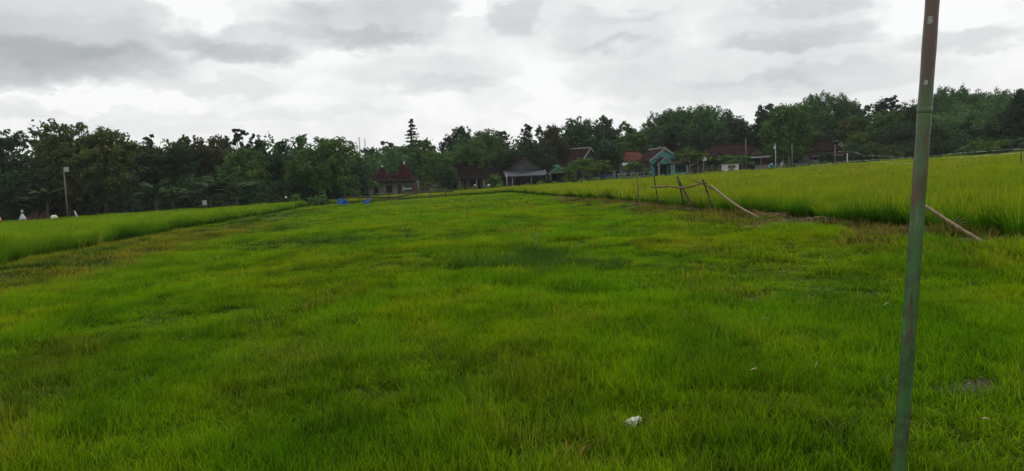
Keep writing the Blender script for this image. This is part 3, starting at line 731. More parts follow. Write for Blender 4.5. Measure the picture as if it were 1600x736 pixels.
# fallen leaves and twigs
def dry_bits():
    for i, (px, py, ln, an, lab) in enumerate([(1178, 605, .08, .3, 'pale dry twig left of the upright dry leaf in the near grass'), (1276, 598, .07, 1.2, 'small upright dry leaf right of the pale twig'),
                                               (1385, 497, .09, .5, 'curled tan leaf in the grass left of the green pole'), (1540, 692, .07, -.2, 'orange-brown leaf in the grass right of the green pole foot'),
                                               (1195, 520, .13, .15, 'long straw stalk lying in the grass well left of the green pole'), (208, 575, .0, 0, '')]):
        if not lab: continue
        d = EYE * F / (py - hz(px)); c = ground(px, d) + Vector((0, 0, .10))
        m_ = MB(); n = 8; vs = []; w = .008 if 'leaf' in lab else .003
        for k in range(n + 1):
            t = k / n; q = (t - .5) * ln * .75; ww = w * math.sin(math.pi * min(1, t * .9 + .08))
            x, z = q * math.cos(an), q * math.sin(an) + .02 * t * (1 - t)
            vs += [(x, -ww, z + .004), (x, 0, z), (x, ww, z + .006)]
        m_.add(vs, [(3 * k + s, 3 * k + s + 1, 3 * k + s + 4, 3 * k + s + 3) for k in range(n) for s in (0, 1)], True)
        o = m_.build('dry_leaf' if 'leaf' in lab else 'dry_twig', M['leaf_dry']); o.location = c
        md = o.modifiers.new('thick', 'SOLIDIFY'); md.thickness = .002
        tag(o, lab, 'leaf' if 'leaf' in lab else 'twig')
dry_bits()
def pebbles():
    g = random.Random(5); m_ = MB()
    for i in range(12):
        x = MUD.x + g.gauss(0, .14); y = MUD.y + g.gauss(0, .10); r = g.uniform(.006, .022); z = float(gz(x, y)) + .014
        vs = []; 
        for k in range(6):
            a = k * math.pi / 3; vs.append((x - MUD.x + r * math.cos(a) * g.uniform(.8, 1.2), y - MUD.y + r * math.sin(a), z - MUD.z))
        vs.append((x - MUD.x, y - MUD.y, z - MUD.z + r * .7)); m_.add(vs, [(k, (k + 1) % 6, 6) for k in range(6)])
    o = m_.build('pebbles', M['stone']); o.location = MUD; tag(o, 'small pale pebbles lying on the bare mud patch', 'pebbles', kind='stuff')
pebbles()

# bird-scare lines
def bird_line(pts, d0, d1, label, w=.05, stakes=True, dash=True, seed=0):
    g = random.Random(seed); n = len(pts)
    W = [P(x, y, d0 + (d1 - d0) * i / (n - 1)) for i, (x, y) in enumerate(pts)]
    o0 = ground(pts[0][0], d0); e = empty('bird_scare_line', o0, 0, label=label, cat='bird line', group='white lines strung over the rice')
    fine = []
    for i in range(n - 1):
        for k in range(6): fine.append(W[i].lerp(W[i + 1], k / 6) - o0)
    fine.append(W[-1] - o0)
    m_ = MB(); m_.tube(fine, [.006] * len(fine), 5); m_.build('cord', M['ribbon'], e)
    for i in range(len(fine) - 1):
        if dash and g.random() < .72: continue
        rb = MB()
        a, b = fine[i], fine[i + 1]
        w_ = w * .6; b = a.lerp(b, g.uniform(.5, .9)); q = [a + Vector((0, -.015, w_)), b + Vector((0, -.015, w_ * .4)), b + Vector((0, -.015, -w_ * .6)), a + Vector((0, -.015, -w_ * .7))]
        rb.add(q, [(0, 1, 2, 3)]); q2 = [v + Vector((0, .03, 0)) for v in q]; rb.add(q2, [(3, 2, 1, 0)])
        rb.build('ribbon', M['ribbon'], e)
    if stakes:
        for k in (0, n - 1):
            gq = Vector((W[k].x, W[k].y, float(gz(W[k].x, W[k].y)))) - o0
            s = MB(); s.tube([gq, W[k] - o0 + Vector((0, 0, .06))], [.025, .02], 6); s.build('stake', M['bamboo_dark'], e)
bird_line([(1265, 258), (1285, 257.2), (1310, 254), (1335, 251.5), (1362, 249.5), (1400, 248.5), (1425, 246.5)], 96, 98, 'white line over the rice running left from the green pole', .04, seed=1)
bird_line([(1350, 250.5), (1375, 253), (1400, 255.3), (1428, 256)], 84, 62, 'sagging white cord dipping behind the green pole', .025, dash=False, seed=2)
bird_line([(1450, 244), (1470, 242.2), (1490, 240), (1510, 238.2), (1533, 237), (1556, 235), (1580, 233.5), (1605, 232)], 98, 98, 'upper dashed white line right of the green pole', .06, seed=3)
bird_line([(1480, 247), (1500, 246), (1520, 244.2), (1537, 243), (1560, 240.6), (1580, 239.6), (1605, 238.2)], 76, 76, 'lower dashed white line right of the green pole', .05, seed=4)
bird_line([(1124, 274), (1135, 275), (1152, 275.2), (1175, 271.5), (1200, 269.5)], 74, 78, 'short white line above the rice below the white booth', .03, seed=5)
bird_line([(1310, 236.6), (1335, 237.6), (1352, 243), (1372, 243.6), (1392, 244.6), (1416, 246)], 112, 112, 'white line strung from the dark-roofed house at right', .05, seed=6)

# scarecrows and bags in the left paddy
def scarecrow():
    d = 72; o0 = ground(37, d); H = height(37, 328, d)
    e = empty('scarecrow', o0, .2, label='white-shirted scarecrow with a pale rag head in the left paddy', cat='scarecrow')
    m_ = MB(); m_.tube([(0, 0, 0), (0, 0, H - .05)], [.03, .025], 7); m_.build('stake', M['bamboo_dark'], e)
    m_ = MB(); m_.tube([(0, 0, H - .95), (0, 0, H - .8), (0, 0, H - .45), (0, 0, H - .34)], [.34, .28, .12, .05], 14); m_.build('shirt', M['cloth_white'], e)
    m_ = MB(); m_.tube([(0, 0, H - .27), (0, 0, H - .22), (0, 0, H - .08), (0, 0, H)], [.06, .11, .11, .04], 12); m_.build('rag_head', M['cloth_white'], e)
scarecrow()
def bag(px, py, w, h, mat, lab, lean=0., d=70, nm='plastic_bag'):
    o0 = ground(px, d); top = height(px, py, d)
    e = empty(nm, o0, 0, label=lab, cat='bag', group='bags on stakes in the left paddy')
    m_ = MB(); m_.tube([(0, 0, 0), (lean * .6, 0, top - h * .4)], [.025, .02], 7); m_.build('stake', M['bamboo_dark'], e)
    m_ = MB(); k = 7
    m_.tube([(lean * t, 0, top - h + h * t) for t in [i / k for i in range(k + 1)]], [w * .5 * (.35 + .9 * math.sin(math.pi * (.12 + .80 * i / k))) for i in range(k + 1)], 12); m_.build('bag', mat, e)
bag(86, 336, .50, .42, M['cloth_cream'], 'cream dome-shaped bag low in the rice left of the utility pole')
bag(122, 329, .14, .65, M['cloth_white'], 'thin white bag tilting left, just right of the utility pole', -.22)
bag(-1, 339, .42, .45, M['cloth_orange'], 'orange bag at the extreme left edge of the paddy')

# ------------------------------------------------------------------ poles
def utility_pole():
    d = 86; o0 = ground(107, d); H = height(106, 262, d)
    e = empty('utility_pole', o0, 0, label='slim grey utility pole with a white box, in front of the big olive tree', cat='utility pole')
    m_ = MB(); m_.tube([(0, 0, -.2), (0, 0, H)], [.11, .08], 10); m_.build('shaft', M['bamboo_grey'], e)
    s = d / F; m_ = MB(); m_.box(.10, .10 + 5.5 * s, -.15, .10, H - 6.4 * s, H + 1.0 * s); m_.build('box', M['metal'], e)
    m_ = MB(); m_.box(-.16, .30, -.03, .03, H - 5 * s, H - 4.2 * s); m_.build('bracket', M['wood_dark'], e)
utility_pole()
def lamp_pole(px, top, d, r, mat, lab, lamp=False):
    o0 = ground(px, d); H = height(px, top, d)
    e = empty('lamp_pole' if lamp else 'tall_pole', o0, 0, label=lab, cat='pole')
    m_ = MB(); m_.tube([(0, 0, -.2), (0, 0, H)], [r * 1.2, r], 8); m_.build('shaft', mat, e)
    if lamp:
        m_ = MB(); m_.tube([(-.12, 0, H - .9), (-.12, 0, H - .8), (-.12, 0, H - .55), (-.12, 0, H - .45)], [.06, .15, .15, .06], 10); m_.build('lamp', M['dish'], e)
        m_ = MB(); m_.tube([(0, 0, H - .4), (-.13, 0, H - .42)], [.03, .03], 6); m_.build('arm', M['metal'], e)
    else:
        m_ = MB(); m_.tube([(0, 0, H), (0, 0, H + .08)], [r * 1.3, r * .6], 8); m_.build('cap', mat, e)
lamp_pole(1212, 224, 112, .07, M['metal'], 'whitish pole carrying a small lamp near its top, behind the right paddy', True)
lamp_pole(1238, 224, 112, .065, M['concrete'], 'plain grey pole just right of the lamp pole')
lamp_pole(1233.5, 243, 112, .045, M['bamboo_grey'], 'thin short stake against the plain grey pole')
lamp_pole(1166, 217, 124, .09, M['bamboo_grey'], 'dull brown pole standing before the broad dark roof')
lamp_pole(792.5, 272, 116, .055, M['metal'], 'pale thin pole at the left end of the corrugated awning')
lamp_pole(1305, 226, 118, .10, M['bamboo_grey'], 'weathered wooden post in front of the house beneath the white wall')
lamp_pole(1324, 240, 116, .07, M['dish'], 'short white post right of the house beneath the white wall')
for px, top, lab in ((566, 214, 'left one of two faint radio masts above the low trees'), (574.5, 217, 'right one of two faint radio masts above the low trees')):
    d = 215; o0 = ground(px, d); H = height(px, top, d); m_ = MB()
    for a in (0, 2.1, 4.2): m_.tube([(math.cos(a) * .5, math.sin(a) * .5, 0), (math.cos(a) * .12, math.sin(a) * .12, H)], [.07, .05], 5)
    for k in range(24):
        z = H * k / 24; r = .5 - .38 * k / 24
        for a in (0, 2.1, 4.2): m_.tube([(math.cos(a) * r, math.sin(a) * r, z), (math.cos(a + 2.1) * r, math.sin(a + 2.1) * r, z + H / 24)], [.03, .03], 4)
    o = m_.build('radio_mast', M['metal']); o.location = o0; tag(o, lab, 'mast', 'radio masts far behind the village')

# ------------------------------------------------------------------ houses
def slab_roof(name, mat, parent, quads, th=.12):
    m_ = MB()
    for q in quads:
        q = [Vector(v) for v in q]
        m_.hull8([v - Vector((0, 0, th)) for v in q], q)
    return m_.build(name, mat, parent)
def gable(parent, x0, x1, y0, y1, ze, zr, rmat, gmat, fmat, over=.45, ridge_tiles=True, eave_drop=None, fw=.13):
    """gable roof with its end facing -y (towards the camera); returns parts"""
    xm = (x0 + x1) / 2; ov = over; sl = (zr - ze) / ((x1 - x0) / 2); dz = ov * sl
    A, B = x0 - ov, x1 + ov; ya, yb = y0 - ov, y1 + ov
    rf = slab_roof('roof', rmat, parent, [[(A, ya, ze - dz), (xm - .001, ya, zr), (xm - .001, yb, zr), (A, yb, ze - dz)], [(xm + .001, ya, zr), (B, ya, ze - dz), (B, yb, ze - dz), (xm + .001, yb, zr)]])
    if ridge_tiles:
        m_ = MB(); m_.tube([(xm, ya + .05, zr + .02), (xm, yb - .05, zr + .02)], [.12, .12], 8); m_.build('ridge', fmat or rmat, rf)
    g_ = MB(); g_.prism([(x0, ze), (x1, ze), (xm, zr - .12)], y0 + .004, y0 + .14); g_.build('gable_wall', gmat, parent)
    if fmat:
        f = MB(); fw_ = fw
        for s in (-1, 1):
            ex = A if s < 0 else B
            f.hull8([(ex, ya - .07, ze - dz - fw_ - .10), (xm, ya - .07, zr - fw_ - .10), (xm, ya - .012, zr - fw_ - .10), (ex, ya - .012, ze - dz - fw_ - .10)],
                    [(ex, ya - .07, ze - dz + .03), (xm, ya - .07, zr + .03), (xm, ya - .012, zr + .03), (ex, ya - .012, ze - dz + .03)])
        f.build('fascia', fmat, parent)
    return rf
def hip(parent, x0, x1, y0, y1, ze, zr, inset, mat, over=.5, fmat=None):
    A, B, C, D = x0 - over, x1 + over, y0 - over, y1 + over; ym = (C + D) / 2
    a, b = A + inset, B - inset; e = .12; m_ = MB()
    vs = [(A, C, ze), (B, C, ze), (B, D, ze), (A, D, ze), (a, ym, zr), (b, ym, zr), (A, C, ze - e), (B, C, ze - e), (B, D, ze - e), (A, D, ze - e)]
    m_.add(vs, [(0, 1, 5, 4), (1, 2, 5), (2, 3, 4, 5), (3, 0, 4), (0, 6, 7, 1), (1, 7, 8, 2), (2, 8, 9, 3), (3, 9, 6, 0), (6, 9, 8, 7)])
    rf = m_.build('roof', mat, parent)
    r_ = MB(); r_.tube([(a - .05, ym, zr + .03), (b + .05, ym, zr + .03)], [.11, .11], 8)
    for (p_, q_) in (((A, C, ze), (a, ym, zr)), ((B, C, ze), (b, ym, zr)), ((A, D, ze), (a, ym, zr)), ((B, D, ze), (b, ym, zr))):
        r_.tube([Vector(p_) + Vector((0, 0, .02)), Vector(q_) + Vector((0, 0, .02))], [.08, .08], 6)
    r_.build('ridge', fmat or mat, rf); return rf
def walls(parent, x0, x1, y0, y1, h, mat, openings=(), th=.14):
    """front wall (facing -y) with real openings; openings (xa, xb, za, zb, kind)"""
    m_ = MB()
    ops = sorted(openings)
    x = x0
    for (xa, xb, za, zb, k) in ops:
        m_.box(x, xa, y0, y0 + th, 0, h)
        if za > 0.01: m_.box(xa, xb, y0, y0 + th, 0, za)
        if zb < h - .01: m_.box(xa, xb, y0, y0 + th, zb, h)
        x = xb
    m_.box(x, x1, y0, y0 + th, 0, h)
    m_.box(x0, x0 + th, y0 + th, y1 - th, 0, h); m_.box(x1 - th, x1, y0 + th, y1 - th, 0, h); m_.box(x0, x1, y1 - th, y1, 0, h)
    w = m_.build('wall', mat, parent)
    for (xa, xb, za, zb, k) in ops:
        if k == 'window':
            f = MB(); t = .07
            f.box(xa, xb, y0 - .03, y0 + .08, za, za + t); f.box(xa, xb, y0 - .03, y0 + .08, zb - t, zb); f.box(xa, xa + t, y0 - .03, y0 + .08, za + t, zb - t); f.box(xb - t, xb, y0 - .03, y0 + .08, za + t, zb - t)
            f.box((xa + xb) / 2 - .03, (xa + xb) / 2 + .03, y0 - .02, y0 + .06, za + t, zb - t)
            wf = f.build('window', M['wood_dark'], parent)
            p_ = MB(); p_.box(xa + t, xb - t, y0 + .03, y0 + .05, za + t, zb - t); p_.build('pane', M['glass'], wf)
        elif k == 'door':
            f = MB(); f.box(xa + .03, xb - .03, y0 + .05, y0 + .10, .02, zb - .03)
            dd = f.build('door', M['wood_dark'], parent)
            q = MB(); q.box(xb - .16, xb - .11, y0 - .0, y0 + .05, .98, 1.06); q.build('handle', M['metal'], dd)
    return w
def glass():
    t = NT('window_glass'); return t.done(t.pbsdf((.02, .025, .03), .12, None, .6))
M['glass'] = glass()
def col(parent, x, y, h, r, mat, square=False):
    m_ = MB()
    if square: m_.box(x - r, x + r, y - r, y + r, 0, h); m_.box(x - r * 1.4, x + r * 1.4, y - r * 1.4, y + r * 1.4, h + .002, h + .1)
    else: m_.tube([(x, y, 0), (x, y, h)], [r, r * .9], 8)
    return m_.build('column', mat, parent)
def shed_roof(parent, name, x0, x1, y0, y1, z0, z1, mat, rib=True, th=.06):
    """roof rising from y0 (front, z0) to y1 (back, z1), corrugated"""
    m_ = MB(); n = int((x1 - x0) / .14); vs = []
    for i in range(n + 1):
        x = x0 + (x1 - x0) * i / n; o_ = .022 if (i % 2 and rib) else 0
        vs += [(x, y0, z0 + o_), (x, y1, z1 + o_), (x, y0, z0 + o_ - th), (x, y1, z1 + o_ - th)]
    fs = []
    for i in range(n):
        a = 4 * i; b = a + 4
        fs += [(a, b, b + 1, a + 1), (a + 2, a + 3, b + 3, b + 2), (a, a + 2, b + 2, b), (a + 1, b + 1, b + 3, a + 3)]
    fs += [(0, 1, 3, 2), (4 * n, 4 * n + 2, 4 * n + 3, 4 * n + 1)]
    m_.add(vs, fs); return m_.build(name, mat, parent)

# house with twin crimson pyramid roofs
def house_A():
    d = 122; s = d / F; o0 = ground(608, d); e = empty('village_house', o0, 0, label='pale board house with twin steep crimson roofs behind the bamboo fence', cat='house')
    X = lambda px: (px - 608) * s
    walls(e, X(577), X(651), 0, 5, 2.75, M['pale_boards'], [(X(585), X(592), 0, 2.1, 'dark'), (X(604), X(614), .9, 2.1, 'window'), (X(622), X(628), 0, 2.1, 'door'), (X(633), X(645), 1.0, 1.9, 'window')])
    b = MB(); b.box(X(578), X(650), .6, .7, 0, 2.7); b.build('shade_backing', M['dark'], e)  # dark sheet behind the openings, room shade put into its colour
    shed_roof(e, 'eave_roof', X(567), X(657), -1.1, .6, 2.72, 3.15, M['tile_dark'])
    for x, t, w in ((597, 5.15, 27), (632, 5.5, 29)):
        xa, xb = X(x - w / 2), X(x + w / 2); xm = X(x); m_ = MB(); ym = 1.6
        # bell-cast pyramid
        prof = [(1.0, 3.0), (.62, 3.0 + (t - 3) * .42), (.30, 3.0 + (t - 3) * .78), (.10, t)]
        vs = []
        for k, z in prof:
            hx = (xb - xa) / 2 * k
            vs += [(xm - hx, ym - 1.6 * k, z), (xm + hx, ym - 1.6 * k, z), (xm + hx, ym + 1.6 * k, z), (xm - hx, ym + 1.6 * k, z)]
        fs = [(4 * i + j, 4 * i + (j + 1) % 4, 4 * i + 4 + (j + 1) % 4, 4 * i + 4 + j) for i in range(3) for j in range(4)] + [(12, 13, 14, 15), (3, 2, 1, 0)]
        m_.add(vs, fs); rf = m_.build('roof', M['tile_crimson'], e)
        f = MB(); f.tube([(xm, ym, t), (xm, ym, t + .12), (xm, ym, t + (.3 if x < 610 else .6))], [.2, .22 if x < 610 else .10, .03], 8); f.build('finial', M['white'], rf)
    shed_roof(e, 'ridge_roof', X(600), X(640), 2.2, 3.4, 3.6, 4.3, M['tile_dark'])
    # brick gate post, and the pale board hung under the eave
    m_ = MB(); m_.box(X(647), X(654.5), -1.6, -1.0, 0, 2.45); m_.build('brick_pillar', M['brick'], e)
    m_ = MB(); m_.box(X(631), X(645), -1.02, -.96, 1.25, 1.62); m_.build('sign_board', M['metal'], e)
    w = MB(); w.box(X(655), X(690), 1.5, 1.7, 0, 1.7); w.build('side_wall', M['dim_wall'], e)
house_A()
def house_B():
    d = 131; s = d / F; o0 = ground(740, d); e = empty('village_house', o0, 0, label='long tan-walled house under a broad dark hipped roof, left of the grey gable', cat='house')
    X = lambda px: (px - 740) * s
    ops = [(X(709), X(713.5), 0, 1.95, 'dark'), (X(725), X(730), 0, 1.95, 'door'), (X(734.5), X(744), 0, 1.95, 'dark'), (X(747), X(751.5), 0, 1.95, 'dark'), (X(761), X(766), .7, 1.9, 'window')]
    walls(e, X(702), X(783), 0, 6, 2.25, M['tan'], ops)
    b = MB(); b.box(X(703), X(782), .9, 1.0, 0, 2.2); b.build('shade_backing', M['dark'], e)  # near-black sheet painted as the unlit room behind the openings
    hip(e, X(700), X(785), 0, 6.4, 2.25, 5.3, 2.6, M['tile_dark'], .9)
    w = MB(); w.box(X(691), X(701.8), -.3, .1, 0, 2.05); w.build('side_wall', M['brick'], e)
    w2 = slab_roof('side_roof', M['tile_maroon'], e, [[(X(689), -.9, 2.0), (X(703), -.9, 2.0), (X(703), 1.2, 2.9), (X(689), 1.2, 2.9)]])
    for px in (706, 719, 745.5, 757): col(e, X(px), -.7, 2.12, .09, M['ivory_trim'])
house_B()
def house_C():
    d = 130; s = d / F; o0 = ground(820, d); e = empty('village_house', o0, R(6), label='weathered grey gabled house with a dark corrugated awning', cat='house')
    X = lambda px: (px - 820) * s
    walls(e, X(794), X(848), 0, 6, 3.2, M['dim_wall'], [(X(806), X(813), 0, 2.1, 'dark'), (X(832), X(840), 0, 2.1, 'door')])
    b = MB(); b.box(X(795), X(847), .9, 1.0, 0, 3.1); b.build('shade_backing', M['dark'], e)  # dark backing sheet, its colour stands for the shade indoors
    gable(e, X(794), X(848), 0, 7, 3.25, 5.35, M['tile_maroon'], M['weathered'], M['wood_dark'], .4)
    shed_roof(e, 'awning', X(787), X(853), -3.4, -.01, 2.15, 3.15, M['sheet'])
    m_ = MB(); m_.box(X(787), X(853), -3.46, -3.41, 1.98, 2.2); m_.build('awning_edge', M['sheet'], e)
    for px in (798, 827, 850): col(e, X(px), -3.2, 2.05, .11 if px > 800 else .07, M['concrete'] if px > 820 else M['metal'], False)
house_C()
def porch_green():
    d = 124; s = d / F; o0 = ground(872, d); e = empty('village_house', o0, R(4), label='small green-trimmed gabled house front beside the grey awning', cat='house')
    X = lambda px: (px - 872) * s
    gable(e, X(860), X(886), 0, 5, 2.35, 3.45, M['tile_maroon'], M['green_panel'], M['green_trim'], .3, fw=.12)
    m_ = MB(); m_.box(X(860), X(886), -.01, .10, 2.22, 2.34); m_.build('beam', M['ivory_trim'], e)
    for px in (861, 885): col(e, X(px), .05, 2.2, .10, M['concrete'])
    walls(e, X(859), X(887), 2.2, 5, 2.3, M['dim_wall'], [(X(866), X(874), 0, 2.0, 'dark')])
    b = MB(); b.box(X(860), X(886), 3.0, 3.1, 0, 2.2); b.build('shade_backing', M['dark'], e)  # near-black sheet painting the shade seen through the porch opening
porch_green()
def house_D():
    d = 142; s = d / F; o0 = ground(915, d); e = empty('village_house', o0, R(48), label='maroon-roofed house turned aslant with pale gable trim above the spreading trees', cat='house')
    walls(e, -2.6, 2.6, -1, 7, 3.4, M['dim_wall'], [(-1.6, -.6, .9, 2.0, 'window'), (.4, 1.4, 0, 2.1, 'door')])
    h = height(926, 231, d - 2) + .1
    gable(e, -2.7, 2.7, -1, 7.2, 4.5, h, M['tile_maroon'], M['wood_dark'], M['ivory_trim'], .45, fw=.16)
    slab_roof('lower_roof', M['tile_maroon'], e, [[(-4.6, -1.4, 3.3), (-2.75, -1.4, 4.15), (-2.75, 7.4, 4.15), (-4.6, 7.4, 3.3)]])
    w = MB(); w.box(-4.3, -4.15, -1, 7, 0, 3.3); w.build('side_wall', M['tan'], e)
house_D()
def house_E():
    d = 134; s = d / F; o0 = ground(990, d); e = empty('village_house', o0, R(3), label='red hip-roofed house joined to the left of the turquoise house', cat='house')
    X = lambda px: (px - 990) * s
    walls(e, X(974), X(1012), 0, 5, 3.6, M['grey_wall'], [(X(978), X(984), .9, 2.1, 'window'), (X(990), X(996), 0, 2.1, 'door'), (X(1000), X(1006), .9, 2.1, 'window')])
    hip(e, X(973), X(1013), 0, 5.2, 3.7, 5.35, 1.5, M['tile_red'], .35, M['tile_maroon'])
    for px in (975, 999, 1010): col(e, X(px), -1.4, 2.6, .08, M['ivory_trim'])
    shed_roof(e, 'veranda_roof', X(971), X(1013), -1.6, -.3, 2.75, 3.3, M['ivory_trim'])
house_E()
def house_F():
    d = 128; s = d / F; o0 = ground(1040, d); e = empty('village_house', o0, R(9), label='turquoise house with two stepped gables and a columned veranda', cat='house')
    X = lambda px: (px - 1040) * s
    # main gable
    walls(e, X(1017), X(1062), 0, 7, 3.35, M['turquoise'], [(X(1047), X(1051), .8, 2.1, 'window'), (X(1054), X(1059), 0, 2.2, 'door')])
    gable(e, X(1016), X(1063), 0, 7.5, 3.45, height(1040, 231, d), M['tile_maroon'], M['turquoise'], M['ivory_trim'], .35, fw=.18)
    b = MB(); b.box(X(1017) - .05, X(1017) - .004, .3, 6.7, 0, 3.3); b.build('side_wall', M['dim_wall'], e)  # dim cover added over the turquoise side, shade put into its colour
    # small porch gable in front, left
    p0, p1 = X(1021), X(1043)
    m_ = MB(); m_.prism([(p0, 2.55), (p1, 2.55), ((p0 + p1) / 2, 3.55)], -2.4, -2.28); m_.build('porch_gable', M['turquoise'], e)
    xm = (p0 + p1) / 2
    slab_roof('porch_roof', M['tile_maroon'], e, [[(p0 - .25, -2.6, 2.42), (xm - .001, -2.6, 3.75), (xm - .001, 0, 3.75), (p0 - .25, 0, 2.42)], [(xm + .001, -2.6, 3.75), (p1 + .25, -2.6, 2.42), (p1 + .25, 0, 2.42), (xm + .001, 0, 3.75)]])
    f = MB()
    for sx, ex in ((-1, p0 - .27), (1, p1 + .27)):
        f.hull8([(ex, -2.68, 2.22), (xm, -2.68, 3.55), (xm, -2.615, 3.55), (ex, -2.615, 2.22)], [(ex, -2.68, 2.46), (xm, -2.68, 3.79), (xm, -2.615, 3.79), (ex, -2.615, 2.46)])
    f.build('fascia', M['ivory_trim'], e)
    b = MB(); b.box(p0 + .2, p1 - .2, -.12, -.03, 0, 2.3); b.build('doorway_shade', M['dark'], e)  # near-black slab set on the wall, painted shade under the porch
    for px in (1021.5, 1042): col(e, X(px), -2.35, 2.5, .12, M['ivory_trim'] if px < 1030 else M['turquoise_pale'], True)
    # veranda on the right
    shed_roof(e, 'veranda_roof', X(1043.5), X(1074), -2.5, -.02, 2.62, 3.30, M['tile_dark'])
    m_ = MB(); m_.box(X(1043.5), X(1074), -2.57, -2.51, 2.48, 2.66); m_.build('veranda_edge', M['ivory_trim'], e)
    for px in (1046, 1067): col(e, X(px), -2.3, 2.42, .13, M['turquoise_pale'], True)
    m_ = MB(); m_.box(X(1047.5), X(1065.5), -2.36, -2.24, 0, 1.0); m_.build('veranda_wall', M['turquoise_pale'], e)
    b = MB(); b.box(X(1063), X(1078), -.2, 3, 0, 2.7); b.build('side_room', M['dim_wall'], e)
house_F()
def house_F2():
    d = 150; s = d / F; o0 = ground(1055, d); e = empty('village_house', o0, R(-8), label='house whose orange-red roof peeps out behind the turquoise gable', cat='house')
    walls(e, -2.5, 3, 0, 5, 4.2, M['grey_wall'], [(-1, 0, .9, 2, 'window')])
    hip(e, -2.5, 3, 0, 5, 4.3, height(1055, 229, d + 2), 1.6, M['tile_red'], .5)
house_F2()
def house_G():
    d = 137; s = d / F; o0 = ground(1145, d); e = empty('village_house', o0, R(-3), label='wide dim house with a broad maroon roof and a pale-edged lean-to', cat='house')
    X = lambda px: (px - 1145) * s
    walls(e, X(1104), X(1186), 0, 6, 2.9, M['dim_wall'], [(X(1112), X(1118), .9, 2.1, 'window'), (X(1124), X(1131), 0, 2.1, 'door'), (X(1157), X(1163), .9, 2.1, 'window')])
    hip(e, X(1102), X(1188), 0, 6, 3.0, 5.5, 2.4, M['tile_maroon'], .4)
    # small gable in front on the left
    x0, x1 = X(1108), X(1132); xm = (x0 + x1) / 2
    m_ = MB(); m_.prism([(x0, 2.9), (x1, 2.9), (xm, 3.75)], -2.2, -2.05); m_.build('gable_wall', M['tan'], e)
    slab_roof('gable_roof', M['tile_dark'], e, [[(x0 - .3, -2.5, 2.8), (xm - .001, -2.5, 3.95), (xm - .001, .8, 3.95), (x0 - .3, .8, 2.8)], [(xm + .001, -2.5, 3.95), (x1 + .3, -2.5, 2.8), (x1 + .3, .8, 2.8), (xm + .001, .8, 3.95)]])
    for px in (1109, 1131): col(e, X(px), -2.1, 2.8, .09, M['bamboo_grey'])
    # tan gable on the right
    x0, x1 = X(1168), X(1192); xm = (x0 + x1) / 2
    m_ = MB(); m_.prism([(x0, 3.2), (x1, 3.2), (xm, 4.7)], -.65, -.5); m_.build('gable_wall', M['tan'], e)
    slab_roof('gable_roof', M['tile_maroon'], e, [[(x0 - .2, -.9, 3.05), (xm - .001, -.9, 4.9), (xm - .001, 2.8, 4.9), (x0 - .2, 2.8, 3.05)], [(xm + .001, -.9, 4.9), (x1 + .2, -.9, 3.05), (x1 + .2, 2.8, 3.05), (xm + .001, 2.8, 4.9)]])
    shed_roof(e, 'lean_to_roof', X(1150), X(1207), -3.4, -.7, 2.72, 3.1, M['sheet'])
    m_ = MB(); m_.box(X(1150), X(1207), -3.47, -3.41, 2.66, 2.84); m_.build('lean_to_edge', M['white'], e)
    for px in (1181, 1206): col(e, X(px), -3.2, 2.62, .13, M['concrete'])
    b = MB(); b.box(X(1186.5), X(1204), .5, 3, 0, 2.9); b.build('side_room', M['brick'], e)
    b = MB(); b.box(X(1160), X(1205), -2.9, -2.8, 0, .75); b.build('low_wall', M['dim_wall'], e)
house_G()
def booth():
    d = 116; s = d / F; o0 = ground(1143, d); e = empty('booth', o0, 0, label='small whitewashed booth with a brown shutter under the little tree', cat='booth')
    m_ = MB(); m_.box(-1.1, 1.15, 0, 1.6, 0, 1.75); m_.build('body', M['white'], e)
    m_ = MB(); m_.box(-.55, .6, -.05, -.003, 1.05, 1.6); m_.build('shutter', M['tan'], e)
    m_ = MB(); m_.box(-.3, .35, -.05, -.003, .55, .8); m_.build('hatch', M['dark'], e)
    m_ = MB(); m_.box(-1.2, 1.25, -.15, 1.7, 1.753, 1.85); m_.build('top_slab', M['concrete'], e)
booth()
def house_H():
    d = 134; s = d / F; o0 = ground(1290, d); e = empty('village_house', o0, R(-6), label='dark two-tier roofed house with a low grey wall at the right', cat='house')
    X = lambda px: (px - 1290) * s
    walls(e, X(1266), X(1318), 0, 6, 2.5, M['grey_wall'], [(X(1272), X(1277), .8, 1.9, 'window'), (X(1296), X(1303), 0, 2.0, 'door')])
    hip(e, X(1272), X(1316), .6, 5.4, 3.1, 5.0, 1.8, M['tile_dark'], .3)
    for q in ([(X(1258), -1.6, 2.1), (X(1326), -1.6, 2.1), (X(1320), .5, 2.95), (X(1266), .5, 2.95)],):
        slab_roof('lower_roof', M['tile_maroon'], e, [q])
    m_ = MB(); m_.box(X(1264), X(1312), -1.75, -1.63, 2.02, 2.16); m_.build('eave_board', M['ivory_trim'], e)
    w = MB(); w.box(X(1262), X(1291), -2.2, -2.05, 0, 1.45); w.build('front_wall', M['grey_wall'], e)
    slab_roof('side_roof', M['tile_dark'], e, [[(X(1321), -1.0, 2.7), (X(1348), -1.0, 1.9), (X(1348), 2.0, 2.1), (X(1321), 2.0, 3.6)]])
    m_ = MB(); m_.box(X(1322), X(1346), .5, 1.8, 0, 1.8); m_.build('side_room', M['dim_wall'], e)
house_H()
def house_I():
    d = 146; s = d / F; o0 = ground(1313, d); e = empty('village_house', o0, 0, label='house with a bright white gable showing above the dark two-tier roof', cat='house')
    ze = height(1313, 233, d); zr = height(1313, 220, d)
    walls(e, -1.2, 1.2, 0, 4, ze, M['white'], [(-.4, .4, .9, 2, 'window')])
    gable(e, -1.2, 1.2, 0, 4, ze, zr, M['tile_dark'], M['white'], M['white'], .15)
house_I()
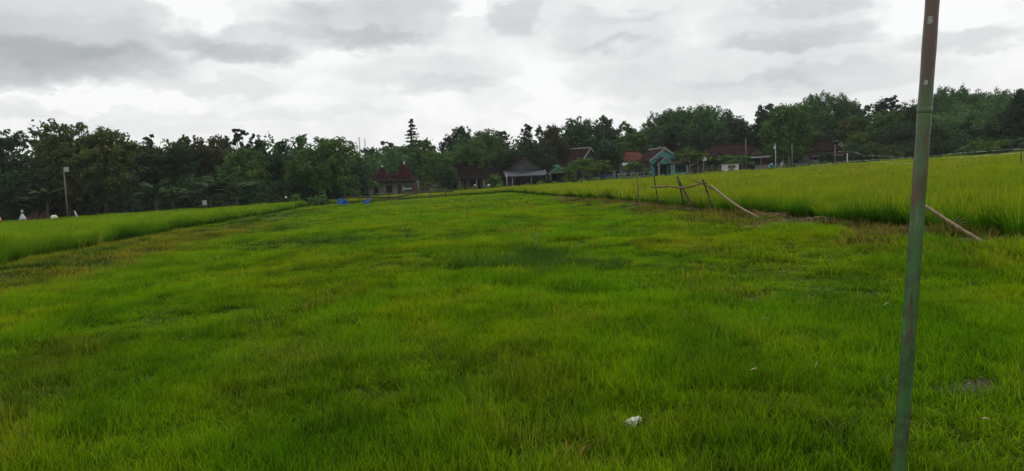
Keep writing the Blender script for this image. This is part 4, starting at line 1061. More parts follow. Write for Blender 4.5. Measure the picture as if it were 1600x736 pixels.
def wall_I():
    for (px0, px1, py, d, mat, lab) in ((1512, 1540, 218, 120, 'dim_wall', 'dull grey shed wall behind the bushes at far right'), (1180, 1262, 257, 121, 'concrete', 'long low concrete wall behind the two tall poles')):
        s = d / F; o0 = ground((px0 + px1) / 2, d); h = height((px0 + px1) / 2, py, d); w = (px1 - px0) * s / 2
        e = empty('boundary_wall' if h < 1.8 else 'shed', o0, 0, label=lab, cat='wall' if h < 1.8 else 'shed')
        m_ = MB(); m_.box(-w, w, 0, .18 if h < 1.8 else 2.5, -1, h); m_.build('panel', M[mat], e)
        m_ = MB(); m_.box(-w - .1, w + .1, -.12, .30 if h < 1.8 else 2.7, h + .003, h + .08); m_.build('coping', M[mat] if h < 1.8 else M['sheet'], e)
wall_I()
def yard_fence(px0, px1, py, d, n, mat, lab, rails=2, thick=.04):
    o0 = ground((px0 + px1) / 2, d); e = empty('yard_fence', o0, 0, label=lab, cat='fence')
    tops = []
    for i in range(n):
        px = px0 + (px1 - px0) * i / (n - 1); g_ = ground(px, d) - o0; h = height(px, py + (px0 - px) * .068, d)
        m_ = MB(); m_.tube([g_, g_ + Vector((0, 0, h))], [thick, thick * .85], 6); m_.build('post', mat, e); tops.append((g_, h))
    for k in range(rails):
        f = (.92, .55, .3)[k]; m_ = MB(); m_.tube([g_ + Vector((0, -thick, h * f)) for g_, h in tops], [thick * .7] * n, 6); m_.build('rail', mat, e)
yard_fence(937, 1016, 273, 120, 9, M['metal'], 'thin pale yard fence in front of the red-roofed house')
yard_fence(1074, 1130, 265, 120, 8, M['bamboo_grey'], 'low dark yard fence between the turquoise house and the white booth')
yard_fence(655, 690, 291, 118, 5, M['bamboo_grey'], 'low rail fence between the crimson-roofed and tan houses')
for (px, py0, r, mt, lab) in ((960, 268, .17, 'concrete', 'stout pale gate post in the yard under the spreading tree'), (936, 268, .09, 'metal', 'slim pale post left of the stout gate post')):
    o0 = ground(px, 119); h = height(px, py0, 119); m_ = MB(); m_.box(-r, r, -r, r, 0, h); m_.box(-r * 1.3, r * 1.3, -r * 1.3, r * 1.3, h + .002, h + .08)
    o = m_.build('gate_post', M[mt]); o.location = o0; tag(o, lab, 'post')
def blue_sheet():
    o0 = ground(947, 121); m_ = MB(); n = 12; vs = []
    for j in range(4):
        for i in range(n + 1):
            vs.append(((i / n - .5) * 1.7, .06 * math.sin(i * 1.3), 1.5 - j * .22 - .06 * math.sin(i * .5)))
    m_.add(vs, [(j * (n + 1) + i, j * (n + 1) + i + 1, (j + 1) * (n + 1) + i + 1, (j + 1) * (n + 1) + i) for j in range(3) for i in range(n)], True)
    o = m_.build('hanging_cloth', M['blue_cloth']); o.location = o0; o.modifiers.new('thick', 'SOLIDIFY').thickness = .01
    tag(o, 'dark blue cloth hung on the pale yard fence', 'cloth')
    for i, (px, py, mt, w, h, lab) in enumerate(((1205, 255.5, 'teal_tarp', .55, .45, 'teal covered heap on the far side of the right paddy'),)):
        o0 = ground(px, 116); H = height(px, py, 116); m_ = MB(); m_.tube([(0, 0, 0), (0, 0, H * .6), (0.05, 0, H * .9), (0, 0, H)], [w, w * .95, w * .6, w * .15], 12)
        o = m_.build('covered_heap', M[mt]); o.location = o0; tag(o, lab, 'heap')
blue_sheet()
def tripod(px, top, d, lab):
    o0 = ground(px, d); H = height(px, top, d); e = empty('tripod', o0, 0, label=lab, cat='tripod')
    for a in (R(200), R(-20), R(90)):
        m_ = MB(); m_.tube([(math.cos(a) * .45, math.sin(a) * .45, H - 1.0), (0, 0, H)], [.04, .03], 6); m_.build('leg', M['metal'], e)
    m_ = MB(); m_.tube([(0, 0, 0), (0, 0, H + .2)], [.03, .025], 6); m_.build('stake', M['metal'], e)
tripod(1222.5, 253, 100, 'small white three-legged frame between the two tall poles')
def dish(px, py, d, r, lab):
    o0 = ground(px, d); H = height(px, py, d); e = empty('satellite_dish', o0, 0, label=lab, cat='dish')
    m_ = MB(); m_.tube([(0, .1, 0), (0, .1, H)], [.04, .04], 6); m_.build('mast', M['metal'], e)
    m_ = MB(); n = 18; vs = [(0, .02, H)]
    tilt = R(35)
    for k in range(1, 4):
        for i in range(n):
            a = 2 * math.pi * i / n; rr = r * k / 3; y = -.22 * (k / 3) ** 2 * r * 1.6
            x, z = rr * math.cos(a), rr * math.sin(a)
            vs.append((x, y * math.cos(tilt) + z * math.sin(tilt), H + z * math.cos(tilt) - y * math.sin(tilt)))
    fs = [(0, 1 + i, 1 + (i + 1) % n) for i in range(n)] + [(1 + (k - 1) * n + i, 1 + k * n + i, 1 + k * n + (i + 1) % n, 1 + (k - 1) * n + (i + 1) % n) for k in (1, 2) for i in range(n)]
    m_.add(vs, fs, True); o = m_.build('reflector', M['dish'], e); o.modifiers.new('thick', 'SOLIDIFY').thickness = .02
    m_ = MB(); m_.tube([(0, 0, H), (0, -.45, H + .25)], [.02, .02], 5); m_.build('feed_arm', M['metal'], e)
dish(1100, 249, 121, .42, 'larger white satellite dish right of the yellow-green tree trunk')
dish(1091.5, 251, 122, .24, 'smaller pale satellite dish just left of the larger one')
for i, (px, py, mt, lab) in enumerate(((742.5, 289, 'white', 'left one of two white round caps on stakes before the tan house'), (764, 289, 'white', 'right one of two white round caps on stakes before the tan house'), (448, 307.5, 'white', 'white round cap on a stake before the green trees at left'))):
    d = 100 if i < 2 else 88; o0 = ground(px, d); H = height(px, py - 1, d); e = empty('capped_stake', o0, 0, label=lab, cat='stake')
    m_ = MB(); m_.tube([(0, 0, 0), (0, 0, H - .1)], [.03, .025], 6); m_.build('stake', M['bamboo_dark'], e)
    m_ = MB(); r = .17 if i == 1 else .12; m_.tube([(0, 0, H - .28), (0, 0, H - .2), (0, 0, H - .05), (0, 0, H)], [r * .7, r, r * .95, r * .4], 12); m_.build('cap', M[mt], e)
o0 = ground(321, 86); h = height(321, 313, 86); e = empty('notice_board', o0, 0, label='small pale blue-grey board standing behind the left paddy', cat='board')
m_ = MB(); m_.box(-.26, .26, 0, .04, h - .55, h); m_.build('panel', M['metal'], e)
m_ = MB(); m_.tube([(0, .07, 0), (0, .07, h - .1)], [.03, .03], 6); m_.build('post', M['bamboo_dark'], e)
# brown earth bank behind the scarecrow
o0 = ground(58, 89); m_ = MB(); n = 24; vs = []
for j in range(6):
    for i in range(n + 1):
        t = i / n; x = (t - .5) * 4.2; z = 1.9 * math.sin(math.pi * t) ** .5 * math.sin(math.pi * .5 * j / 5) * (.8 + .25 * math.sin(i * 1.7)); vs.append((x, j * .35 - 1 + .1 * math.sin(i), z))
m_.add(vs, [(j * (n + 1) + i, j * (n + 1) + i + 1, (j + 1) * (n + 1) + i + 1, (j + 1) * (n + 1) + i) for j in range(5) for i in range(n)], True)
o = m_.build('brushwood_heap', surf_mat('brushwood', (.07, .035, .02), (.12, .07, .04), 5, .95, bumpy=.8)); o.location = o0; o.modifiers.new('thick', 'SOLIDIFY').thickness = .05
tag(o, 'reddish-brown brushwood heap behind the white-shirted scarecrow', 'heap')

# ------------------------------------------------------------------ trees
def leaf_quads(C, Nrm, size, g, asp=1.7, droop=0.0):
    n = len(C)
    a = g.normal(size=(n, 3)); t = np.cross(Nrm, a); t /= np.linalg.norm(t, axis=1)[:, None] + 1e-9
    t[:, 2] -= droop; t /= np.linalg.norm(t, axis=1)[:, None] + 1e-9
    b = np.cross(Nrm, t); b /= np.linalg.norm(b, axis=1)[:, None] + 1e-9
    s = size * g.uniform(.6, 1.35, n)[:, None]
    p0 = C - t * s * asp * .5; p2 = C + t * s * asp * .5; mid = C + Nrm * s * .12
    p1 = mid + b * s * .5; p3 = mid - b * s * .5
    V = np.stack([p0, p1, p2, p3], 1).reshape(-1, 3)
    return V, np.arange(4 * n).reshape(n, 4)
def lobes_for(kind, W, H, g):
    """list of (cx, cy, cz, rx, rz, tone)"""
    L_ = []
    if kind == 'round':
        n = 34
        for i in range(n):
            a = g.uniform(0, 6.283); u = g.uniform(-.9, 1); rr = math.sqrt(max(0, 1 - u * u)) * g.uniform(.35, .78)
            z = H * (.56 + .34 * u); r = W * g.uniform(.12, .23)
            L_.append((math.cos(a) * rr * W * .50, math.sin(a) * rr * W * .40, z, r, r * g.uniform(.65, .9), g.uniform(0, 1)))
        for i in range(7):    # sprigs on the outline
            a = g.uniform(0, 6.283); L_.append((math.cos(a) * W * .30 * g.uniform(0, 1), math.sin(a) * W * .3, H * g.uniform(.82, .97), W * .06, H * .05, g.uniform(0, 1)))
    elif kind == 'loose':
        n = 17
        for i in range(n):
            a = g.uniform(0, 6.283); z = H * (.38 + .58 * (i / n)); wv = 1 - .5 * (i / n)
            r = W * g.uniform(.09, .19)
            L_.append((math.cos(a) * W * .36 * wv * g.uniform(.3, 1), math.sin(a) * W * .3 * wv, z, r, r * g.uniform(.6, .9), g.uniform(0, 1)))
    elif kind == 'bamboo':
        n = 95
        for i in range(n):
            a = g.uniform(0, 6.283); u = g.random() ** .7; rr = W * .44 * math.sqrt(g.random())
            u = 1.0 if i % 5 < 3 else u; z = H * (.20 + .72 * (1 - (rr / (W * .5)) ** 2 * .60) * u); r = W * g.uniform(.07, .13)
            L_.append((math.cos(a) * rr, math.sin(a) * rr, z, r * .8, r * 1.2, g.uniform(0, 1)))
    elif kind == 'spread':
        n = 20
        for i in range(n):
            a = g.uniform(0, 6.283); rr = W * .42 * math.sqrt(g.random()); z = H * (.92 - .40 * (rr / (W * .5)) ** 1.5 * g.uniform(.5, 1.1) - .22 * g.random()); r = W * g.uniform(.11, .20)
            L_.append((math.cos(a) * rr, math.sin(a) * rr, z, r, r * .26, g.uniform(0, 1)))
    elif kind == 'bush':
        for i in range(14):
            a = g.uniform(0, 6.283); rr = W * .36 * math.sqrt(g.random()); r = W * g.uniform(.13, .24)
            L_.append((math.cos(a) * rr, math.sin(a) * rr, H * (.15 + .62 * g.random() * (1 - rr / W)), r, r * .8, g.uniform(0, 1)))
    return L_
def make_crown(kind, W, H, nl, size, seed):
    g = np.random.default_rng(seed); py = random.Random(seed)
    if kind == 'conifer':
        Cs, Ns, Ls = [], [], []
        for k in range(17):
            z = H * (.50 + .50 * k / 17) + g.normal() * .08; rad = W * .5 * (1 - k / 17) ** .8 * g.uniform(.65, 1.25) + .15
            for b in range(5):
                a = b * 1.257 + k * .9 + g.normal() * .4; z += g.normal() * .1; ln = rad * g.uniform(.55, 1.2); m_ = 22
                t = np.linspace(.1, 1, m_)
                c = np.stack([np.cos(a) * ln * t, np.sin(a) * ln * t, z - .10 * H * .2 * t + .35 * t * t * ln * .4], 1) + g.normal(0, .05, (m_, 3))
                Cs.append(c); Ns.append(np.tile([0, 0, 1.], (m_, 1)) + g.normal(0, .5, (m_, 3))); Ls.append(np.full(m_, g.random()))
        C = np.concatenate(Cs); Nn = np.concatenate(Ns); l = np.concatenate(Ls); lob = []
    else:
        lob = lobes_for(kind, W, H, py)
        wts = np.array([q[3] ** 1.7 for q in lob]); wts /= wts.sum(); idx = g.choice(len(lob), nl, p=wts); Q = np.array(lob)[idx]
        dv = g.normal(size=(nl, 3)); dv /= np.linalg.norm(dv, axis=1)[:, None]
        rad = .55 + .55 * g.random(nl) ** .55
        if kind in ('loose',): rad = .3 + .8 * g.random(nl)
        # leaves gather in clumps over each lobe, so gaps open between the clumps
        nc = 13 if kind != 'loose' else 9; LB = np.array(lob); ns = len(LB) * nc
        sd_ = g.normal(size=(ns, 3)); sd_ /= np.linalg.norm(sd_, axis=1)[:, None]; sr = g.uniform(.45, 1.18 if kind != 'bamboo' else 1.0, ns)
        SB = np.repeat(LB, nc, 0); SC = SB[:, :3] + sd_ * np.stack([SB[:, 3], SB[:, 3], SB[:, 4]], 1) * sr[:, None]
        pick = idx * nc + g.integers(0, nc, nl); cr_ = (.34 if kind != 'loose' else .40)
        off = dv * np.stack([Q[:, 3], Q[:, 3], Q[:, 4] * (1 if kind != 'spread' else 1.2)], 1) * (cr_ * g.random(nl) ** .45)[:, None]
        C = SC[pick] + off; ctone = g.random(ns)[pick]; dv = dv * .5 + sd_[pick] * .6
        # clumping inside a lobe
        C += .35 * size * np.sin(C[:, [1, 2, 0]] * 5.0)
        C[:, 2] = np.maximum(C[:, 2], .1)
        Nn = dv * .7 + g.normal(0, .55, (nl, 3)); Nn[:, 2] += .35; l = Q[:, 5] * .40 + .42 * ctone + .18 * g.random(nl)
    Nn /= np.linalg.norm(Nn, axis=1)[:, None]
    V, f = leaf_quads(C, Nn, size, g, 1.9 if kind != 'bamboo' else 3.2, .5 if kind == 'bamboo' else .15)
    return V, f, np.repeat(g.random(len(C)), 4), np.repeat(l, 4), lob
def trunk_mesh(W, H, lob, kind, seed, r=None):
    g = random.Random(seed); m_ = MB(); r = r or max(.09, H * .022); lean = g.uniform(-.03, .03)
    top = H * (.72 if kind != 'conifer' else .97)
    if kind == 'bamboo':
        for i in range(22):
            a = g.uniform(0, 6.28); b = W * .10 * g.random(); e_ = W * .38 * g.random()
            m_.tube([(math.cos(a) * b, math.sin(a) * b, -.3), (math.cos(a) * (b + e_ * .25), math.sin(a) * (b + e_ * .25), H * .45), (math.cos(a) * (b + e_), math.sin(a) * (b + e_), H * .86)], [.07, .05, .02], 5)
        return m_
    pts = [(lean * H * t * t, 0, -.3 + (top + .3) * t) for t in (0, .2, .4, .6, .8, 1)]
    m_.tube(pts, [r * 1.25, r, r * .85, r * .7, r * .5, r * .25], 8)
    for q in g.sample(list(lob), min(len(lob), 11)) if lob else []:
        z0 = min(q[2] * g.uniform(.45, .7), top * .9); t = (z0 + .3) / (top + .3); x0 = lean * H * t * t
        a_ = Vector((x0, 0, z0)); b_ = Vector(q[:3]); mid = a_.lerp(b_, .5) + Vector((0, 0, -.04 * H))
        m_.tube([a_, mid, b_], [r * .5, r * .3, r * .1], 6)
    return m_
def tree(kind, px, d, ytop, wpx, leaf, label, name='tree', nl=None, bark='bark', size=None, group=None, cat='tree', seed=None):
    o0 = ground(px, d); H = height(px, ytop, d); W = wpx * d / F
    seed = seed or abs(int(px * 7 + d * 3 + ytop)) + 1; size = size or {'bamboo': .17, 'conifer': .24, 'loose': .20}.get(kind, .21)
    W *= 1.12 if kind in ('round', 'bamboo') else 1.0
    nl = nl or int(min(26000, (5.5 if kind != 'loose' else 3.0) * W * H / (size * size) * (1 if kind not in ('spread',) else .6)))
    V, f, r, l, lob = make_crown(kind, W, H, nl, size, seed)
    e = empty(name, o0, 0, label=label, cat=cat, group=group)
    trunk_mesh(W, H, lob, kind, seed).build('trunk' if kind != 'bush' else 'stem', M[bark], e)
    me = np_mesh('crown', V, f, M[leaf], {'r': r, 'l': l}); c = bpy.data.objects.new('crown' if kind != 'bush' else 'foliage', me); COL.objects.link(c); c.parent = e
    return e
TR = [
 ('round', -75, 96, 205, 120, 'lf_dark', 'dark tree cut off by the left edge of the photo'),
 ('round', 18, 98, 199, 95, 'lf_blue', 'dark blue-green round tree at the left end of the treeline'),
 ('loose', 76, 104, 190, 50, 'lf_brown', 'thin-topped brownish tree rising between the left-end dark tree and the big olive tree'),
 ('round', 112, 94, 192, 105, 'lf_olive', 'left half of the olive tree pair, directly behind the utility pole'),
 ('round', 168, 93, 200, 105, 'lf_olive', 'right half of the olive tree pair, with yellowing leaves, right of the utility pole'),
 ('round', 40, 92, 272, 110, 'lf_dark', 'low dark-green tree at the left edge behind the scarecrow', ),
 ('loose', 241, 112, 202, 26, 'lf_dark', 'slender tree whose small puff of crown stands alone above the treeline'),
 ('round', 232, 104, 222, 80, 'lf_dark', 'dark rounded tree just right of the olive pair'),
 ('loose', 290, 108, 212, 60, 'lf_olive', 'wispy olive tree between two dark rounded trees on the left'),
 ('round', 285, 102, 226, 80, 'lf_dark', 'dark low rounded tree in front of the wispy olive tree'),
 ('round', 335, 106, 211, 80, 'lf_brown', 'brownish round tree left of the tall ragged dark tree'),
 ('loose', 381, 112, 194, 44, 'lf_dark', 'tall ragged dark tree standing highest in the left-middle treeline'),
 ('round', 405, 112, 211, 46, 'lf_dark', 'dark tree hugging the right side of the tall ragged tree'),
 ('round', 383, 100, 232, 90, 'lf_mid', 'mid-green tree in front of the tall ragged dark tree'),
 ('loose', 440, 114, 216, 50, 'lf_blue', 'blue-green ragged tree in the dip left of the big green tree'),
 ('round', 440, 104, 238, 70, 'lf_dark', 'dark low tree in front of the blue-green ragged tree'),
 ('loose', 474, 108, 210, 40, 'lf_soft', 'pale feathery tree on the left shoulder of the big green tree'),
 ('round', 508, 100, 211, 105, 'lf_mid', 'big rounded green tree left of the crimson-roofed house'),
 ('round', 552, 112, 240, 60, 'lf_dark', 'dark tree between the big green tree and the crimson roofs'),
 ('round', 582, 150, 230, 50, 'lf_dark', 'distant low tree right above the left crimson roof'),
 ('spread', 628, 140, 212, 58, 'lf_soft', 'left of the open-crowned trees beneath the conifer'),
 ('spread', 668, 139, 211, 56, 'lf_mid', 'right of the open-crowned trees beneath the conifer'),
 ('round', 640, 144, 226, 90, 'lf_dark', 'dark tree below and behind the conifer'),
 ('conifer', 648, 150, 182, 36, 'lf_dark', 'dark spiky conifer rising above the treeline'),
 ('loose', 610, 146, 216, 34, 'lf_soft', 'wispy tree left of the conifer'),
 ('round', 684, 130, 238, 62, 'lf_mid', 'green tree between the crimson-roofed and tan houses'),
 ('round', 722, 148, 197, 54, 'lf_blue', 'dark bluish tree towering left of the tan house roof'),
 ('round', 762, 142, 203, 66, 'lf_mid', 'green tree rising above the right end of the tan house'),
 ('loose', 788, 150, 200, 36, 'lf_dark', 'thin dark tree top left of the see-through tree'),
 ('round', 740, 136, 226, 80, 'lf_mid', 'green tree overhanging the ridge of the tan house'),
 ('round', 793, 134, 232, 56, 'lf_dark', 'dark tree between the tan house and the grey gable'),
 ('loose', 826, 146, 190, 34, 'lf_blue', 'see-through tree with bare upper twigs above the grey gable'),
 ('loose', 845, 150, 194, 26, 'lf_soft', 'narrow pale tree left of the brown round tree'),
 ('round', 868, 144, 195, 48, 'lf_brown', 'brown-tinged round tree above the green porch'),
 ('round', 838, 138, 222, 72, 'lf_dark', 'dark tree just behind the grey gable'),
 ('round', 905, 152, 185, 66, 'lf_bamboo', 'rounded tree above the maroon slanting roof'),
 ('loose', 945, 150, 178, 50, 'lf_soft', 'tallest feathery tree in the middle, above the slanting house'),
 ('round', 948, 152, 194, 60, 'lf_bamboo', 'round tree beneath the tallest feathery tree'),
 ('loose', 985, 150, 189, 44, 'lf_mid', 'green open tree left of the great bamboo dome'),
 ('round', 990, 148, 206, 70, 'lf_mid', 'green tree behind the red hip roof'),
 ('round', 885, 148, 212, 70, 'lf_dark', 'dark tree filling in behind the green porch'),
 ('round', 952, 127, 227, 54, 'lf_dark', 'dense dark tree standing between the slanting house and the red hip roof'),
 ('bamboo', 1050, 152, 176, 104, 'lf_bamboo', 'left lobe of the great bamboo dome behind the turquoise house'),
 ('bamboo', 1100, 154, 168, 112, 'lf_bamboo', 'right lobe of the great bamboo dome behind the turquoise house'),
 ('loose', 1137, 158, 170, 24, 'lf_dark', 'small dark tree top poking above the bamboo dome'),
 ('round', 1154, 152, 186, 56, 'lf_dark', 'dark tree right of the bamboo dome'),
 ('round', 1110, 146, 210, 90, 'lf_dark', 'dark tree behind the left end of the wide maroon roof'),
 ('loose', 1200, 150, 158, 60, 'lf_blue', 'ragged bluish tree with bare twigs, left of the right-hand bamboo'),
 ('round', 1192, 150, 180, 60, 'lf_dark', 'dark tree below the ragged bluish tree'),
 ('round', 1233, 130, 164, 84, 'lf_mid', 'large mid-green tree behind the two tall poles'),
 ('bamboo', 1285, 152, 150, 124, 'lf_bamboo', 'tall bamboo dome right of the large mid-green tree'),
 ('round', 1325, 150, 158, 56, 'lf_bamboo', 'rounded tree on the right shoulder of the tall bamboo dome'),
 ('round', 1333, 138, 182, 50, 'lf_olive', 'olive tree in front of the bamboo, above the white gable'),
 ('loose', 1352, 150, 160, 44, 'lf_mid', 'ragged green tree left of the dark pointed tree'),
 ('loose', 1385, 146, 149, 60, 'lf_blue', 'dark ragged tree left of the green pole top'),
 ('round', 1385, 140, 172, 80, 'lf_mid', 'mid-green tree under the dark ragged tree'),
 ('round', 1340, 123, 208, 40, 'lf_bright', 'small bright green tree right of the white gable'),
 ('round', 1432, 140, 163, 80, 'lf_dark', 'dark tree mostly hidden behind the green pole'),
 ('bamboo', 1487, 152, 141, 116, 'lf_bamboo', 'bamboo dome right of the green pole'),
 ('bamboo', 1548, 152, 147, 104, 'lf_soft', 'paler bamboo plume at the far right'),
 ('round', 1510, 128, 174, 124, 'lf_soft', 'light green domed tree in front of the right-hand bamboo'),
 ('round', 1600, 122, 136, 56, 'lf_dark', 'dark tree cut by the right edge of the photo'),
 ('round', 1580, 126, 176, 80, 'lf_dark', 'dark low tree near the right edge behind the bananas'),
 ('round', 1450, 124, 200, 80, 'lf_dark', 'dark low tree just right of the green pole'),
 ('round', 1410, 126, 196, 70, 'lf_dark', 'dark low tree just left of the green pole'),
 ('round', 1680, 126, 140, 110, 'lf_dark', 'dark tree beyond the right edge of the photo'),
 ('round', 1265, 140, 196, 60, 'lf_dark', 'dark tree behind the left end of the two-tier roof'),
 # small yard trees in front of the houses
 ('spread', 912, 121, 244, 78, 'lf_mid', 'wide flat-topped yard tree hiding the slanting house'),
 ('spread', 940, 119, 252, 60, 'lf_bright', 'lower fresh-green yard tree behind the stout gate post'),
 ('spread', 992, 121, 249, 46, 'lf_mid', 'small yard tree in front of the red hip-roofed house'),
 ('spread', 1078, 122, 226, 50, 'lf_mid', 'green yard tree right of the turquoise house'),
 ('spread', 1098, 123, 230, 34, 'lf_yellow', 'yellow-leaved yard tree above the satellite dishes'),
 ('spread', 1150, 121, 238, 58, 'lf_mid', 'flat yard tree over the whitewashed booth'),
 ('round', 700, 124, 262, 34, 'lf_dark', 'dark little tree at the left corner of the tan house'),
 ('spread', 1082, 124, 242, 24, 'lf_dark', 'dark little tree against the right wall of the turquoise house'),
 ('spread', 1120, 123, 243, 30, 'lf_dark', 'dark little tree before the left part of the wide dim house'),
 ('round', 1292, 124, 238, 26, 'lf_dark', 'small dark tree in front of the two-tier roofed house'),
 ('spread', 580, 119, 278, 34, 'lf_mid', 'low green tree at the left corner of the crimson-roofed house'),
 ('round', 776, 118, 272, 24, 'lf_bright', 'young light-green tree at the right end of the tan house'),
 ('round', 890, 118, 264, 22, 'lf_bright', 'light green sapling right of the green porch'),
 ('spread', 672, 120, 279, 34, 'lf_olive', 'little olive yard tree right of the crimson-roofed house'),
]
for t in TR:
    nm = {'conifer': 'conifer', 'bamboo': 'bamboo_clump'}.get(t[0], 'broadleaf_tree')
    tree(*t, name=nm, group={'conifer': None, 'bamboo': 'bamboo clumps behind the village'}.get(t[0], 'trees around the village'), bark='pale_bark' if t[5] in ('lf_soft', 'lf_mid') else 'bark')
BU = [(1385, 119, 226, 54, 'lf_olive', 'olive shrub right of the two-tier roofed house'), (1350, 121, 232, 40, 'lf_dark', 'dark shrub against the side of the two-tier roofed house'),
      (1424, 119, 228, 40, 'lf_dark', 'dark shrub just left of the green pole'), (1505, 112, 222, 26, 'lf_soft', 'small pale shrub in front of the grey shed'),
      (1535, 110, 213, 50, 'lf_bright', 'bright leafy shrub left of the banana plants at right'), (1565, 110, 209, 36, 'lf_bright', 'taller bright shrub touching the banana plants at right'),
      (462, 92, 296, 22, 'lf_bright', 'light green shrub under the big rounded tree'), (500, 93, 300, 40, 'lf_mid', 'low shrub row in front of the big rounded tree'),
      (550, 108, 296, 40, 'lf_mid', 'low shrub left of the crimson-roofed house'), (1232, 119, 250, 24, 'lf_dark', 'low dark shrub at the foot of the tall poles'),
      (1520, 108, 232, 14, 'lf_dark', 'left one of two small dark bushes on the paddy rim at right'), (1562, 106, 231, 14, 'lf_dark', 'right one of two small dark bushes on the paddy rim at right'),
      (200, 92, 300, 60, 'lf_dark', 'dark shrub under the yellowing olive tree'), (420, 92, 300, 60, 'lf_dark', 'dark shrub in the shade left of the light green shrub'),
      (855, 119, 278, 20, 'lf_dark', 'dark bush between the awning and the green porch')]
for (px, d, yt, w, lf, lab) in BU:
    tree('bush', px, d, yt, w, lf, lab, name='shrub', size=.24, cat='shrub', group='shrubs along the field edge')

# bananas
def banana_proto(seed):
    g = random.Random(seed); m_ = MB()
    m_.tube([(0, 0, -.2), (.03, 0, .8), (.0, 0, 1.5)], [.11, .09, .05], 9)
    V, Fq, rr, ll = [], [], [], []; o = 0
    for k in range(13):
        a = k * 2.4 + g.uniform(-.3, .3); ln = g.uniform(1.6, 2.3); el = g.uniform(.75, 1.45); n = 8; rv = g.random(); lv = g.random()
        for i in range(n + 1):
            t = i / n; out = ln * t * math.cos(el * (1 - .35 * t)); z = 1.15 + .04 * k + ln * (t * math.sin(el) - .50 * t * t)
            w = .24 * math.sin(math.pi * min(1, .06 + .92 * t)) ** .6; tear = 1 - .55 * g.random()
            cx, cy = math.cos(a) * out, math.sin(a) * out; sx, sy = -math.sin(a) * w * tear, math.cos(a) * w * tear
            V += [(cx - sx, cy - sy, z - w * .35), (cx, cy, z), (cx + sx, cy + sy, z - w * .35)]; rr += [rv] * 3; ll += [lv] * 3
        for i in range(n):
            for s in (0, 1): b = o + 3 * i + s; Fq.append((b, b + 1, b + 4, b + 3))
        o += 3 * (n + 1)
    me = np_mesh('leaves', np.array(V), np.array(Fq), M['banana'], {'r': rr, 'l': ll})
    return m_, me
gb = 'banana plants at the wood edge'
protos = []
BN = [(77, 88, 268, 'banana plant left of the utility pole, tallest of the far-left ones', 0), (60, 89, 284, 'small banana plant behind the scarecrow', 1),
      (247, 88, 262, 'banana plant with raised pale leaves right of the yellowing olive tree', 2), (272, 89, 276, 'shorter banana plant leaning at the right of the pale-leaved one', 1),
      (332, 88, 262, 'left of three tall banana plants below the ragged dark tree', 0), (350, 89, 252, 'middle and tallest of three banana plants below the ragged dark tree', 2),
      (371, 88, 262, 'right of three tall banana plants below the ragged dark tree', 1), (356, 86.5, 288, 'small yellowish banana plant at the foot of the tall three', 0),
      (1588, 108, 206, 'taller banana plant at the right end of the paddy rim', 2), (1572, 109, 216, 'shorter banana plant at the right end of the paddy rim', 1)]
pr = {}
for (px, d, yt, lab, k) in BN:
    o0 = ground(px, d); H = height(px, yt, d)
    if k not in pr:
        e = empty('banana_plant', o0, 0); mm, me = banana_proto(40 + k); mm.build('stem', M['bark'], e)
        c = bpy.data.objects.new('leaves', me); COL.objects.link(c); c.parent = e; pr[k] = e
    else: e = copy_tree(pr[k])
    e.location = o0; e.rotation_euler = (0, 0, px * .37); e.scale = (H / 3.3,) * 3; tag(e, lab, 'banana plant', gb)

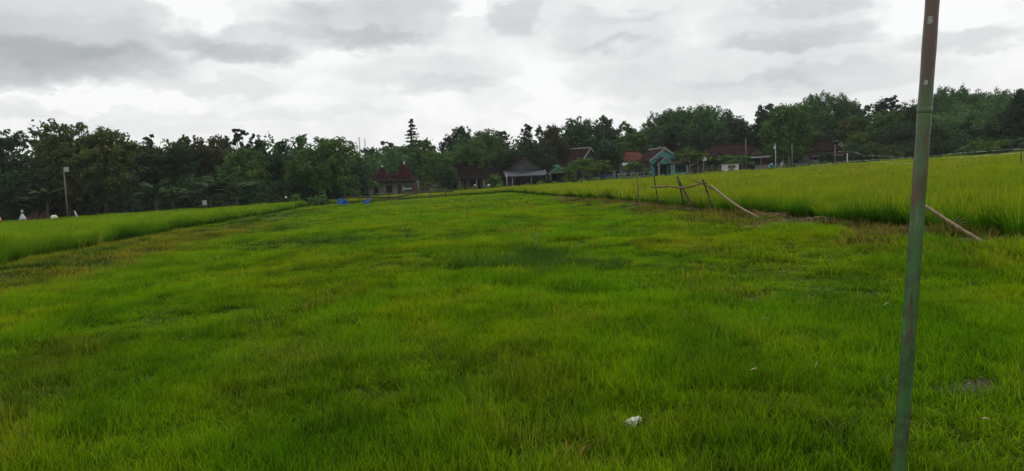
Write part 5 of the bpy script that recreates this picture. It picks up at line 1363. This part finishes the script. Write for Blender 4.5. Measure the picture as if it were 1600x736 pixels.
# the wood behind and the undergrowth, each one mass
def mass(name, px0, px1, dfun, hfun, n, size, leaf, label, cat, depth, seed):
    g = np.random.default_rng(seed); px = g.uniform(px0, px1, n); t = g.random(n)
    d = np.array([dfun(x) for x in px]) + depth * g.random(n)
    X = (px - 800) / F * d; Z0 = gz(X, d); Hh = np.array([hfun(x) for x in px]) * (.55 + .75 * vnoise(X * .45, d * .3, seed)) 
    u = g.random(n) ** .8
    Z = Z0 + Hh * u + .3 * np.sin(X * 3)
    C = np.stack([X, d, Z], 1); Nn = g.normal(0, .7, (n, 3)); Nn[:, 1] -= .5; Nn[:, 2] += .3; Nn /= np.linalg.norm(Nn, axis=1)[:, None]
    V, f = leaf_quads(C, Nn, size, g, 1.6, .2)
    l = np.repeat(vnoise(X * .6, Z * .8, seed + 2), 4)
    me = np_mesh(name, V, f, M[leaf], {'r': np.repeat(g.random(n), 4), 'l': l}); o = bpy.data.objects.new(name, me); COL.objects.link(o)
    tag(o, label, cat, kind='stuff')
def tl_d(x): return float(np.interp(x, [-150, 0, 200, 450, 560, 800, 1100, 1400, 1700], [100, 104, 106, 110, 124, 150, 156, 148, 132]))
def tl_h(x):
    yt = float(np.interp(x, [-150, 0, 100, 250, 400, 540, 600, 700, 860, 1000, 1060, 1150, 1250, 1400, 1600, 1750], [222, 218, 210, 226, 228, 232, 244, 224, 210, 202, 184, 192, 170, 166, 160, 150]))
    d = tl_d(x) + 5; return (hz(x) + EYE * F / d - yt) * d / F * .92
mass('woods', -160, 1760, tl_d, tl_h, 130000, .36, 'lf_bamboo', 'dark wood behind the village and fields', 'wood', 12, 5)
def ug_d(x): return float(np.interp(x, [-150, 0, 200, 450, 560, 600, 1700], [92, 94, 94, 96, 104, 134, 134]))
mass('undergrowth', -160, 572, ug_d, lambda x: 4.2, 22000, .30, 'lf_dark', 'dark undergrowth below the trees at left', 'undergrowth', 8, 6)
mass('undergrowth', 572, 1250, lambda x: 146, lambda x: 4.5, 16000, .34, 'lf_dark', 'dark undergrowth behind the village houses', 'undergrowth', 8, 7)
mass('undergrowth', 1322, 1760, lambda x: 119 + (1322 - x) * .01, lambda x: 3.2, 15000, .30, 'lf_dark', 'dark undergrowth beyond the right paddy', 'undergrowth', 8, 8)
mass('rim_weeds', 580, 1740, lambda x: 112 + .0 * x, lambda x: .75, 9000, .22, 'lf_mid', 'low weeds along the far rim of the right paddy', 'weeds', 3, 9)

# ------------------------------------------------------------------ air
def haze():
    m_ = MB(); m_.box(-3010, 3010, -610, 4010, -24, 30); t = NT('haze_air')
    v = t.N.new('ShaderNodeVolumePrincipled'); v.inputs['Color'].default_value = (.80, .86, .92, 1); v.inputs['Density'].default_value = .00018; v.inputs['Anisotropy'].default_value = .2
    t.L.new(v.outputs[0], t.out.inputs['Volume'])
    o = m_.build('haze', t.m); tag(o, 'thin pale haze filling the air over the fields', 'haze', kind='stuff')
haze()
